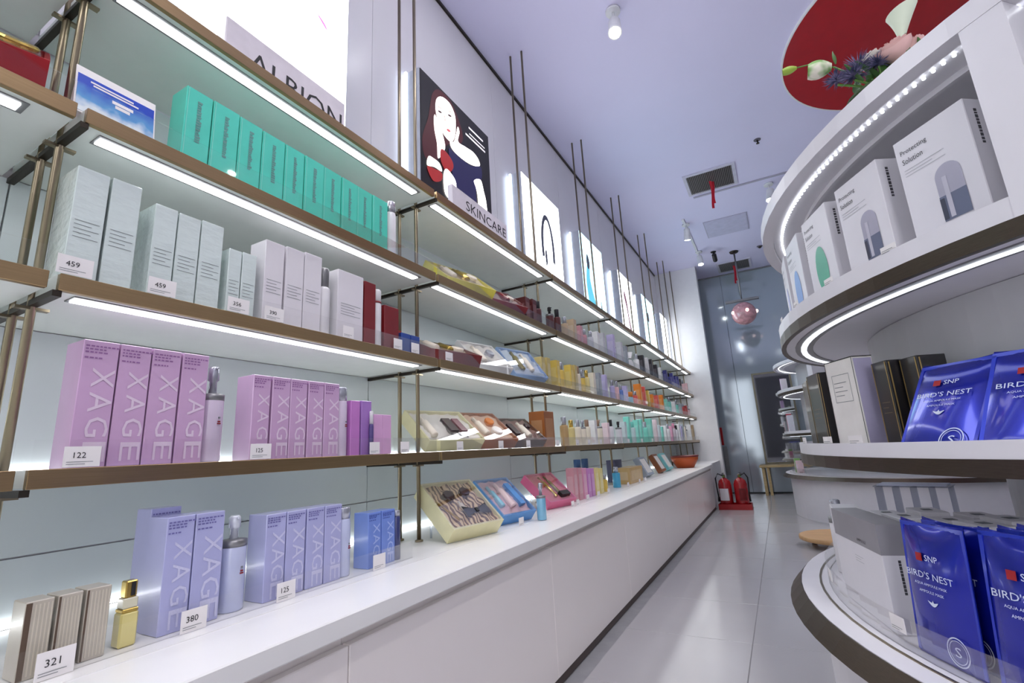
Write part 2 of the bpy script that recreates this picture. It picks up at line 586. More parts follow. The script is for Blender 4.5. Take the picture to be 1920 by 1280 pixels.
# ------------------------------------------------------------------ second shelf: tent card, teal cartons
XF = 0.37
TEAL = mat('teal_carton', (84, 212, 190), 0.3, coat=0.5, var=0.05)
def sky_mat():
    m = bpy.data.materials.new('sky_print')
    m.use_nodes = True
    nt = m.node_tree
    tc = nt.nodes.new('ShaderNodeTexCoord')
    sp_ = nt.nodes.new('ShaderNodeSeparateXYZ')
    nz = nt.nodes.new('ShaderNodeTexNoise'); nz.inputs['Scale'].default_value = 30
    ma = nt.nodes.new('ShaderNodeMath'); ma.operation = 'MULTIPLY_ADD'; ma.inputs[1].default_value = 10.5
    mb_ = nt.nodes.new('ShaderNodeMath'); mb_.operation = 'MULTIPLY_ADD'; mb_.inputs[1].default_value = 0.6
    rp = nt.nodes.new('ShaderNodeValToRGB')
    e = rp.color_ramp.elements
    e[0].position = 0.30; e[0].color = lin((228, 238, 244)) + (1,)
    e[1].position = 0.95; e[1].color = lin((36, 74, 190)) + (1,)
    el = e.new(0.5); el.color = lin((92, 158, 214)) + (1,)
    nt.links.new(tc.outputs['Object'], sp_.inputs[0]); nt.links.new(tc.outputs['Object'], nz.inputs['Vector'])
    mb_.inputs[2].default_value = -0.2
    nt.links.new(nz.outputs[0], mb_.inputs[0]); nt.links.new(sp_.outputs[2], ma.inputs[0]); nt.links.new(mb_.outputs[0], ma.inputs[2])
    nt.links.new(ma.outputs[0], rp.inputs[0]); nt.links.new(rp.outputs[0], nt.nodes['Principled BSDF'].inputs['Base Color'])
    nt.nodes['Principled BSDF'].inputs['Roughness'].default_value = 0.25
    return m
t = thing('counter_sign', 'blue sky print sign card left of the teal cartons', 'sign', (0.372, 0.412, Z2), R(90))
Tm = Matrix.Translation((0, 0, 0.001)) @ Matrix.Rotation(R(-8), 4, 'X')
mb = MB(); mb.box(-0.075, 0.075, 0, 0.003, 0, 0.118, M=Tm); mb.build('card', CARD, t)
mb = MB(); mb.box(-0.072, 0.072, -0.001, 0, 0.004, 0.098, M=Tm)
mb.build('sky_print', sky_mat(), t)
mb = MB()
for k, (a, b, z) in enumerate(((-0.05, 0.03, 0.086), (-0.045, 0.04, 0.079), (-0.01, 0.03, 0.06), (-0.004, 0.024, 0.05))):
    mb.box(a, b, -0.0016, -0.0011, z, z + 0.004 + 0.004 * (k > 1), M=Tm)
mb.build('lettering', CARD, t)
mb = MB(); mb.box(-0.07, 0.07, 0.04, 0.043, 0, 0.11, M=Matrix.Translation((0, 0.0, 0.001)) @ Matrix.Rotation(R(10), 4, 'X'))
mb.build('back_leg', CARD, t)

ys = [0.543, 0.610, 0.683, 0.752, 0.827, 0.896, 0.970, 1.045, 1.115, 1.190, 1.269]
teal_marks = mat('teal_marks', (104, 150, 146), 0.5)
for k in range(10):
    w = ys[k + 1] - ys[k] - 0.003
    h = 0.212 + random.uniform(-0.002, 0.002)
    t = carton('teal skincare carton with grey upright print, %s from the left in the row of ten' % ORD[k], 'carton',
               wf((ys[k] + ys[k + 1]) / 2, Z2, XF - random.uniform(0, 0.004)), w, h, 0.07, TEAL, 'row of ten teal cartons')
    mb = MB()
    rr = random.Random(k)
    z = h * 0.86
    while z > h * 0.3:
        l = rr.uniform(0.003, 0.006)
        mb.add(*polygeo(rect(w * 0.02 - 0.006, w * 0.02 + rr.uniform(0.002, 0.007), z - l, z), -0.0008))
        z -= l + 0.0022
    mb.build('upright_print', teal_marks, t)
    flat('edge_line', rect(-w / 2 + 0.004, -w / 2 + 0.0055, 0.004, h - 0.004), mat('teal_light', (150, 226, 210), 0.3), t)
bottle('slim white bottle at the right end of the teal cartons', 'bottle', wf(1.303, Z2, XF), 0.022, 0.235, mat('white_bottle', (228, 226, 230), 0.3), mat('silver_cap', (196, 194, 200), 0.25, 0.8), cap=0.2, neck=0.9)

# ------------------------------------------------------------------ third shelf: white cartons, first full bay
PALEW = mat('white_carton_film', (214, 226, 224), 0.22, coat=1.0, var=0.03, scale=38, bump=1.0, stretch=(0.6, 1, 1.6))
PLAINW = mat('white_carton', (226, 222, 228), 0.4, var=0.02)
FILM = clear_mat('cellophane', (250, 255, 254), 0.5, 0.08)
def film_group(spec, n_label, d, seed, film=True, m=None):
    for k, (y0, y1, zt) in enumerate(spec):
        w = y1 - y0 - 0.002
        h = zt - Z3
        t = carton(n_label % ORD[k], 'carton', wf((y0 + y1) / 2, Z3, XF), w, h, d, m or PALEW, 'white cartons on the third shelf')
        small_lines(t, -w * .38, w * .38, h * 0.52, 5, GREYPR, 0.009, 0.0012)
film_group([(0.361, 0.418, 1.522), (0.421, 0.478, 1.524)], 'tall film-wrapped white carton, %s of the pair beside the left posts', 0.09, 10)
film_group([(0.506, 0.556, 1.502), (0.557, 0.609, 1.50), (0.610, 0.666, 1.503)], 'film-wrapped white carton, %s of the three between tall pair and short pair', 0.075, 20)
film_group([(0.682, 0.718, 1.454), (0.719, 0.760, 1.456)], 'short pale white carton, %s of the small pair on the third shelf', 0.05, 30, False)
film_group([(0.782, 0.843, 1.517)], 'plain tall white carton right of the short pale pair%.0s', 0.07, 40, False, PLAINW)
film_group([(0.848, 0.910, 1.520), (0.911, 0.975, 1.524)], 'plain tall white carton, %s of the two left of the white pump bottle', 0.07, 50, False, PLAINW)
bottle('white bottle with silver ring between plain white cartons on third shelf', 'bottle', wf(0.999, Z3, XF), 0.021, 0.225, mat('white_bottle'), GREYM, cap=0.28, neck=0.75)
film_group([(1.038, 1.150, 1.510)], 'wide plain white carton beside the dark red carton%.0s', 0.07, 60, False, PLAINW)
REDC = mat('dark_red_carton', (120, 18, 26), 0.35, coat=0.3)
carton('tall dark red carton beside the wide white carton on third shelf', 'carton', wf(1.182, Z3, XF), 0.052, 0.228, 0.06, REDC)
t = bottle('slim white bottle with dark red band between the red cartons', 'bottle', wf(1.229, Z3, XF), 0.018, 0.215, mat('white_bottle'), mat('white_bottle'), cap=0.22, neck=0.9)
lathe('band', [(0.0185, 0.165), (0.0185, 0.172)], REDC, t, (0, 0.018, 0))
carton('shorter dark red carton left of the blue cartons on third shelf', 'carton', wf(1.29, Z3, XF), 0.075, 0.165, 0.06, REDC)
t = bottle('small white bottle with black print in front of posts on third shelf', 'bottle', wf(1.352, Z3, 0.30), 0.022, 0.155, mat('white_bottle'), BLACK, cap=0.12, neck=0.8)
BLUEC = mat('royal_blue_carton', (38, 70, 150), 0.35, coat=0.3)
for k, y in enumerate((1.365, 1.42)):
    carton('short royal blue carton, %s of two beside the second post pair' % ORD[k], 'carton', wf(y, Z3, 0.372), 0.05, 0.078, 0.05, BLUEC, 'two short blue cartons')
carton('small brick red carton behind the posts on third shelf', 'carton', wf(1.45, Z3, 0.25), 0.06, 0.13, 0.06, mat('brick_red_carton', (150, 46, 34), 0.4))

# ------------------------------------------------------------------ fourth shelf: pink cartons
PINK = mat('lilac_pink_carton', (205, 168, 206), 0.3, coat=0.5, var=0.03)
PINKL = mat('lilac_pink_letter', (226, 206, 226), 0.35, var=0.02)
MAUVE = mat('mauve_print', (150, 104, 158), 0.5)
def exage(label, frame, w, h, d, m, ml, mp, group, seed=0):
    t = carton(label, 'carton', frame, w, h, d, m, group)
    s = min(w * 0.62, h * 0.17)
    x = w * 0.14
    for j, ch in enumerate('XAGE'):
        text(t, ch, x, h * (0.70 - 0.195 * j), ml, w=s * 1.05, h=s, rot=R(-90))
    mb = MB()
    rr = random.Random(seed)
    for j, zz in enumerate((0.955, 0.93, 0.905, 0.86)):
        x0 = -w * .44
        while x0 < (w * .44 if j == 0 else w * (.12 - .1 * (j > 2))):
            l = rr.uniform(0.003, 0.007)
            mb.add(*polygeo(rect(x0, x0 + l, h * zz - 0.0022, h * zz + 0.0008), -0.0008))
            x0 += l + 0.002
    mb.build('fine_print', mp, t)
    return t
sp = [(0.407, 0.469), (0.470, 0.529), (0.530, 0.590), (0.592, 0.652)]
for k, (a, b) in enumerate(sp):
    exage('tall lilac pink carton with large pale upright letters, %s of the big four' % ORD[k], wf((a + b) / 2 + 0.005, Z4, XF), b - a - 0.002, 0.25, 0.075, PINK, PINKL, MAUVE, 'four tall lilac pink cartons', k)
LILACB = mat('lilac_bottle', (214, 198, 220), 0.22, coat=0.6)
SILV = mat('silver_plastic', (176, 178, 188), 0.22, 0.6)
def drop_mark(t, r, h, s=1.0):
    mb = MB()
    for (x0, x1, z0, z1) in ((-0.004, 0.004, 0, 0.003), (-0.003, 0.003, 0.005, 0.008)):
        mb.box(0.006 + x0 * s, 0.006 + x1 * s, -0.0012, 0.0005, h * .52 + z0, h * .52 + z1)
    mb.build('red_emblem', mat('emblem_red', (140, 30, 40), 0.5), t)
    mb = MB(); mb.box(0.004, 0.008, -0.0012, 0.0006, h * .60, h * .60 + 0.004); mb.build('fine_print', GREYPR, t)
t = bottle('lilac pump bottle with silver collar right of the big pink four', 'pump bottle', wf(0.688, Z4, XF - 0.005), 0.027, 0.232, LILACB, SILV, pump=True, cap=0.3, name='pump_bottle')
drop_mark(t, 0.027, 0.17)
sp = [(0.772, 0.824), (0.828, 0.884), (0.884, 0.940), (0.943, 0.999), (1.0, 1.058)]
for k, (a, b) in enumerate(sp):
    exage('lilac pink carton with upright letters, %s of the five in the middle of fourth shelf' % ORD[k], wf((a + b) / 2, Z4, XF), b - a - 0.002, 0.219, 0.07, PINK, PINKL, MAUVE, 'five middle lilac pink cartons', 10 + k)
t = bottle('pale lilac bottle with silver cap after the five pink cartons', 'bottle', wf(1.08, Z4, XF), 0.021, 0.212, LILACB, SILV, cap=0.2, neck=0.9)
drop_mark(t, 0.021, 0.17)
ORCH = mat('orchid_carton', (196, 124, 200), 0.3, coat=0.4)
carton('short orchid purple carton beside pale lilac bottle', 'carton', wf(1.124, Z4, XF), 0.038, 0.172, 0.05, ORCH)
carton('short violet carton behind the dark tube on fourth shelf', 'carton', wf(1.172, Z4, XF), 0.044, 0.174, 0.05, mat('violet_carton', (166, 120, 196), 0.3, coat=0.4))
bottle('slim dark violet tube in front of the violet carton', 'bottle', wf(1.185, Z4, XF + 0.016), 0.0075, 0.14, mat('dark_violet', (84, 70, 130), 0.3), mat('white_bottle'), cap=0.3, neck=0.8)
for k, y in enumerate((1.226, 1.268)):
    t = carton('little pink carton, %s of two near the post on fourth shelf' % ORD[k], 'carton', wf(y, Z4, XF), 0.041, 0.132, 0.045, mat('baby_pink_carton', (222, 172, 216), 0.35), 'two little pink cartons')

# ------------------------------------------------------------------ counter row: beige, gold bottle, periwinkle cartons
XC = 0.43
BEIGE = mat('beige_ribbed_carton', (196, 188, 174), 0.3, 0.1, coat=0.4, var=0.05)
for k, (a, b) in enumerate(((0.366, 0.405), (0.408, 0.444), (0.447, 0.486))):
    w = b - a - 0.002
    t = carton('beige pearl carton with fine ribs, %s of three at the near end of the counter' % ORD[k], 'carton', wf((a + b) / 2, ZC + 0.0015, XC), w, 0.118, 0.05, BEIGE, 'three beige cartons')
    mb = MB()
    for j in range(7):
        x = -w * .42 + w * .84 * j / 6
        mb.box(x - 0.0009, x + 0.0009, -0.0009, 0.0001, 0.006, 0.112)
    mb.build('ribs', mat('beige_rib', (214, 206, 190), 0.3, 0.1), t)
    flat('brown_edge', rect(-w / 2 + 0.0005, -w / 2 + 0.006 * (1.4 if k == 0 else .6), 0.002, 0.116), mat('umber_print', (92, 74, 60), 0.4), t, -0.0012)
t = thing('perfume_bottle', 'square gold and glass perfume bottle between beige and periwinkle cartons', 'perfume bottle', (0.425, 0.522, ZC + 0.0015), R(90))
GOLDG = mat('gold_glass', (222, 208, 130), 0.12, 0.15, coat=1.0)
GOLD = mat('gold_metal', (206, 176, 96), 0.2, 0.9)
box('body', (-0.015, 0.015, 0, 0.028, 0.0005, 0.06), GOLDG, t, 0.003)
box('shoulder_band', (-0.0135, 0.0135, 0.001, 0.027, 0.06, 0.066), GOLD, t, 0.001)
box('upper_glass', (-0.0125, 0.0125, 0.002, 0.026, 0.066, 0.085), mat('pale_glass', (220, 216, 190), 0.1, coat=1.0), t, 0.002)
box('cap', (-0.010, 0.010, 0.004, 0.024, 0.085, 0.115), GOLD, t, 0.002)
flat('cap_stripe', rect(-0.001, 0.006, 0.088, 0.112), BLACK, t, 0.003)

PERI = mat('periwinkle_carton', (178, 180, 224), 0.3, coat=0.5, var=0.03)
PERIL = mat('periwinkle_letter', (206, 206, 236), 0.35)
PERIP = mat('periwinkle_print', (112, 108, 170), 0.5)
ZB = ZC + 0.0015
exage('tall periwinkle carton set back at the left of the pair', wf(0.602, ZB, 0.357), 0.06, 0.238, 0.058, PERI, PERIL, PERIP, 'tall periwinkle cartons', 31)
for k, (a, b) in enumerate(((0.568, 0.624), (0.625, 0.688))):
    exage('tall periwinkle carton with pale upright letters, %s of the front pair' % ORD[k], wf((a + b) / 2, ZB, XC), b - a - 0.002, 0.222, 0.07, PERI, PERIL, PERIP, 'tall periwinkle cartons', 33 + k)
PERIB = mat('periwinkle_bottle', (196, 202, 232), 0.22, coat=0.6)
t = bottle('periwinkle pump bottle with clear top between the periwinkle cartons', 'pump bottle', wf(0.732, ZB, XC - 0.005), 0.0285, 0.205, PERIB, mat('clear_plastic', (216, 220, 230), 0.1, 0.2), pump=True, cap=0.26, name='pump_bottle')
drop_mark(t, 0.0285, 0.15)
for k, (a, b) in enumerate(((0.79, 0.846), (0.847, 0.904), (0.907, 0.964), (0.965, 1.024))):
    exage('periwinkle carton with upright letters, %s of the four in the middle of the counter' % ORD[k], wf((a + b) / 2, ZB, XC), b - a - 0.002, 0.198, 0.07, PERI, PERIL, PERIP, 'four middle periwinkle cartons', 40 + k)
t = bottle('pale blue bottle with silver cap after the four periwinkle cartons', 'bottle', wf(1.047, ZB, XC), 0.0215, 0.185, PERIB, SILV, cap=0.17, neck=0.9)
drop_mark(t, 0.0215, 0.14)
CORN = mat('cornflower_carton', (118, 146, 222), 0.3, coat=0.5)
CORNL = mat('cornflower_letter', (168, 186, 236), 0.35)
for k, (a, b) in enumerate(((1.125, 1.18), (1.182, 1.242))):
    exage('short cornflower blue carton, %s of the saturated blue pair' % ORD[k], wf((a + b) / 2, ZB, XC), b - a - 0.002, 0.158, 0.06, CORN, CORNL, mat('cornflower_print', (70, 90, 170), .5), 'two cornflower blue cartons', 50 + k)
bottle('slim navy tube bottle right of the cornflower pair', 'bottle', wf(1.262, ZB, XC), 0.014, 0.15, mat('navy_gloss', (52, 60, 112), 0.2, coat=0.6), SILV, cap=0.12, neck=0.85)

# price tags on the guards
PT = [(3, 0.372, '459', 'under the tall film-wrapped pair'), (3, 0.525, '459', 'under the film-wrapped three'), (3, 0.70, '356', 'under the short pale pair'),
      (3, 0.80, '390', 'under the plain tall white carton'), (3, 1.06, '', 'under the wide plain white carton'), (3, 1.29, '', 'under the shorter dark red carton'), (3, 1.385, '', 'in front of the royal blue cartons'),
      (4, 0.425, '122', 'at the lower left of the big pink four'), (4, 0.785, '125', 'in front of the five pink cartons'), (4, 1.18, '', 'in front of the violet carton'), (4, 1.325, '', 'at the post on the fourth shelf')]
for lv, y, s, where in PT:
    price_tag('white price tag %s' % where, wf(y, LEVEL[lv] + 0.001, 0.4), s, 0.056 if y < 1 else 0.044, 0.038)
for y, s, where in ((0.405, '321', 'before the beige cartons'), (0.62, '380', 'before the front periwinkle pair'), (0.83, '125', 'before the middle periwinkle four'), (1.14, '', 'before the cornflower pair')):
    price_tag('white price tag on the counter %s' % where, wf(y, ZC + 0.002, 0.462), s, 0.05, 0.042)
# clear guard on the counter
t = thing('counter_guard', 'low clear acrylic guard along the front of the counter goods', 'acrylic guard', (0.452, 0, ZB))
for a, b in ((0.3, 0.9), (0.902, 1.3)):
    box('sheet', (0, 0.002, a, b, 0, 0.05), ACRYL, t)

# ------------------------------------------------------------------ gift boxes, second bay
CREAMB = mat('cream_yellow_box', (226, 220, 176), 0.35)
LEO = pattern_mat('leopard_satin', (104, 66, 42), (228, 200, 160), 'wave', 16, (0.3, 0.62), 0.4)
WSAT = mat('white_satin', (232, 226, 220), 0.35, sheen=0.3)
DKL = mat('dark_lens', (58, 40, 46), 0.1, coat=1.0)
def gl(level_z, y0, y1, xf):
    return dict(loc=(xf, (y0 + y1) / 2 + 0.022, level_z + 0.0005), rotz=R(77))
gift_box('cream yellow gift box with leopard satin, dark glasses and black bow', gl(ZC + .0015, 1.478, 1.748, 0.50), 0.266, 0.25, 0.065, CREAMB, LEO,
         [('jar', -0.04, 0.17, 0, 0.026, DKL), ('jar', 0.05, 0.18, 0, 0.024, DKL), ('bow', 0.04, 0.075, 0.13, 0.028, BLACK), ('ribbon', -0.09, 0.1, 0.12, 0.004, GOLD), ('tube', -0.005, 0.09, 0.05, 0.01, mat('cream_tube', (235, 225, 210), 0.3))])
SKYB = mat('sky_blue_box', (98, 158, 220), 0.3)
gift_box('sky blue gift box with pale pink satin on the counter', gl(ZC + .0015, 1.877, 2.107, 0.475), 0.225, 0.235, 0.055, SKYB, mat('pink_satin', (232, 196, 206), 0.35),
         [('tube', 0.0, 0.05, 0.15, 0.018, mat('pale_pink_tube', (240, 214, 216), 0.25)), ('tube', -0.06, 0.06, 0.13, 0.014, mat('aqua_tube', (150, 206, 226), 0.2)), ('box', 0.065, 0.05, 0.14, 0.016, SKYB)])
bottle('translucent blue spray bottle between blue and pink gift boxes', 'bottle', wf(2.12, ZB, 0.55), 0.022, 0.165, mat('aqua_blue_bottle', (120, 178, 210), 0.12, coat=1.0), SILV, pump=True, cap=0.35, name='spray_bottle')
gift_box('rose pink gift box with gold tubes on the counter', gl(ZC + .0015, 2.404, 2.66, 0.46), 0.245, 0.225, 0.05, mat('rose_pink_box', (224, 108, 150), 0.3), mat('rose_satin', (222, 120, 130), 0.35),
         [('tube', -0.02, 0.04, 0.16, 0.011, GOLD), ('tube', 0.03, 0.05, 0.15, 0.012, mat('olive_tube', (130, 120, 80), 0.25)), ('box', 0.05, 0.03, 0.03, 0.04, BLACK)])
gift_box('cream gift box with white satin and dark ribbons on fourth shelf', gl(Z4, 1.505, 1.833, 0.375), 0.31, 0.215, 0.055, CREAMB, WSAT,
         [('tube', -0.10, 0.04, 0.13, 0.017, mat('cream_tube')), ('box', 0.02, 0.06, 0.09, 0.022, DKL), ('box', 0.075, 0.06, 0.09, 0.018, mat('mauve_dark', (120, 80, 86), 0.4)), ('bow', 0.03, 0.035, 0.09, 0.012, BLACK)])
BRWN = mat('caramel_brown_box', (160, 88, 36), 0.35)
gift_box('caramel brown gift box with pale peach contents on fourth shelf', gl(Z4, 1.895, 2.15, 0.375), 0.255, 0.225, 0.055, BRWN, mat('peach_satin', (222, 186, 160), 0.4),
         [('tube', -0.05, 0.05, 0.13, 0.018, mat('cream_tube')), ('jar', 0.04, 0.15, 0, 0.026, mat('orange_gloss', (214, 130, 70), 0.2)), ('jar', 0.03, 0.07, 0, 0.03, WSAT)])
gift_box('dark brown gift box with white bottle right of caramel box', gl(Z4, 2.21, 2.505, 0.375), 0.26, 0.20, 0.05, mat('dark_brown_box', (84, 52, 44), 0.35), mat('cocoa_satin', (120, 84, 78), 0.4),
         [('tube', 0.02, 0.04, 0.12, 0.018, mat('cream_tube')), ('jar', 0.08, 0.13, 0, 0.022, DKL), ('box', -0.07, 0.05, 0.09, 0.02, DKL)])
gift_box('dark red gift box with beige contents on third shelf', gl(Z3, 1.52, 1.835, 0.375), 0.30, 0.20, 0.06, mat('oxblood_box', (124, 46, 46), 0.3), mat('beige_satin', (196, 176, 150), 0.45),
         [('tube', -0.08, 0.05, 0.12, 0.02, mat('cream_tube')), ('tube', 0.0, 0.05, 0.12, 0.02, GOLD), ('jar', 0.08, 0.1, 0, 0.03, mat('cream_tube'))], alpha=24)
gift_box('open white gift box beside the dark red gift box on third shelf', gl(Z3, 1.885, 2.14, 0.375), 0.25, 0.21, 0.05, WHITE, WSAT,
         [('tube', -0.05, 0.04, 0.13, 0.017, mat('cream_tube')), ('jar', 0.04, 0.12, 0, 0.026, SILV)], alpha=44)
gift_box('pale blue gift box beside the white gift box on third shelf', gl(Z3, 2.25, 2.58, 0.375), 0.29, 0.225, 0.05, mat('pale_blue_box', (150, 178, 222), 0.3), mat('ice_satin', (206, 218, 234), 0.35),
         [('tube', -0.04, 0.05, 0.15, 0.016, mat('olive_tube')), ('tube', 0.04, 0.05, 0.14, 0.018, mat('cream_tube'))], alpha=52)
gift_box('lemon yellow gift box on the second shelf', gl(Z2, 1.645, 1.967, 0.385), 0.32, 0.20, 0.055, mat('lemon_box', (226, 214, 90), 0.35), mat('straw_satin', (214, 196, 150), 0.4),
         [('tube', 0.0, 0.05, 0.13, 0.02, GOLD), ('jar', 0.08, 0.12, 0, 0.03, mat('cream_tube')), ('tube', -0.08, 0.05, 0.12, 0.018, mat('cream_tube'))])
gift_box('wine red gift box right of the lemon yellow box', gl(Z2, 2.03, 2.33, 0.385), 0.29, 0.19, 0.05, mat('wine_box', (138, 36, 44), 0.35), mat('rose_grey_satin', (190, 160, 150), 0.4),
         [('tube', 0.02, 0.05, 0.11, 0.018, REDC), ('jar', 0.08, 0.1, 0, 0.024, mat('cream_tube'))])
gift_box('red and gold gift box cut off at the left edge of the photo', gl(Z2, -0.02, 0.27, 0.375), 0.28, 0.20, 0.07, mat('crimson_box', (170, 24, 36), 0.35), mat('dull_gold_satin', (140, 120, 92), 0.35),
         [('jar', 0.09, 0.13, 0, 0.035, GOLD), ('tube', 0.0, 0.05, 0.12, 0.02, BLACK)], alpha=38)
for k, y in enumerate((2.60, 2.68)):
    price_tag('small white price tag, %s before the rose pink gift box' % ORD[k], wf(y, ZB, 0.49), '', 0.04, 0.03)
for k, y in enumerate((1.66, 1.995, 2.28)):
    price_tag('small white price tag before the %s gift box on fourth shelf' % ('cream', 'caramel brown', 'dark brown')[k], wf(y, Z4 + .001, 0.4), '', 0.045, 0.036)
price_tag('small white price tag before the dark red gift box', wf(1.60, Z3 + .001, 0.4), '', 0.05, 0.036)
price_tag('small white price tag before the sky blue gift box', wf(1.95, ZB, 0.51), '', 0.045, 0.034)

# ------------------------------------------------------------------ far bays: cartons and bottles
FCOL = {'maroon': (84, 26, 26), 'tan': (196, 170, 140), 'rose': (206, 150, 160), 'silver': (196, 196, 204), 'lilac': (190, 180, 222), 'white': (232, 230, 232),
        'black': (38, 32, 40), 'navy': (50, 50, 122), 'pink': (232, 190, 196), 'gold': (206, 186, 120), 'yellow': (232, 200, 96), 'creamcap': (236, 226, 206),
        'goldcap': (224, 206, 140), 'grey': (150, 156, 166), 'blue': (90, 120, 190), 'multi': (70, 150, 180), 'orange': (222, 130, 40), 'redwhite': (214, 90, 80),
        'teal': (128, 212, 196), 'red': (180, 60, 60), 'wood': (150, 86, 34), 'goldbot': (190, 156, 106), 'cream': (238, 226, 208), 'blackcap': (226, 222, 228),
        'tealcap': (200, 216, 220), 'pinktall': (232, 206, 214), 'pinkcap': (232, 222, 230), 'brown': (150, 124, 90), 'pinkp': (226, 160, 190), 'mauve': (206, 140, 204),
        'yelwhite': (236, 222, 150), 'aqua': (72, 172, 212), 'kraft': (198, 164, 106)}
FNAME = {'maroon': 'maroon', 'tan': 'tan', 'rose': 'dusty rose', 'silver': 'silver grey', 'lilac': 'lilac', 'white': 'white', 'black': 'black', 'navy': 'navy blue', 'pink': 'pale pink',
         'gold': 'gold', 'yellow': 'yellow', 'creamcap': 'cream', 'goldcap': 'pale gold', 'grey': 'grey', 'blue': 'blue', 'multi': 'blue and orange', 'orange': 'orange', 'redwhite': 'coral red',
         'teal': 'mint teal', 'red': 'red', 'wood': 'wood brown', 'goldbot': 'bronze gold', 'cream': 'ivory', 'blackcap': 'white black-capped', 'tealcap': 'pale blue-green', 'pinktall': 'blush pink',
         'pinkcap': 'white pink-capped', 'brown': 'olive brown', 'pinkp': 'rosy pink', 'mauve': 'mauve', 'yelwhite': 'yellow and white', 'aqua': 'aqua blue', 'kraft': 'kraft brown'}
CAPS = {'blackcap': BLACK, 'pinkcap': mat('pink_cap', (226, 150, 180), 0.3), 'goldcap': GOLD, 'creamcap': mat('taupe_cap', (150, 120, 100), 0.3), 'tealcap': mat('teal_cap', (110, 190, 180), 0.3)}
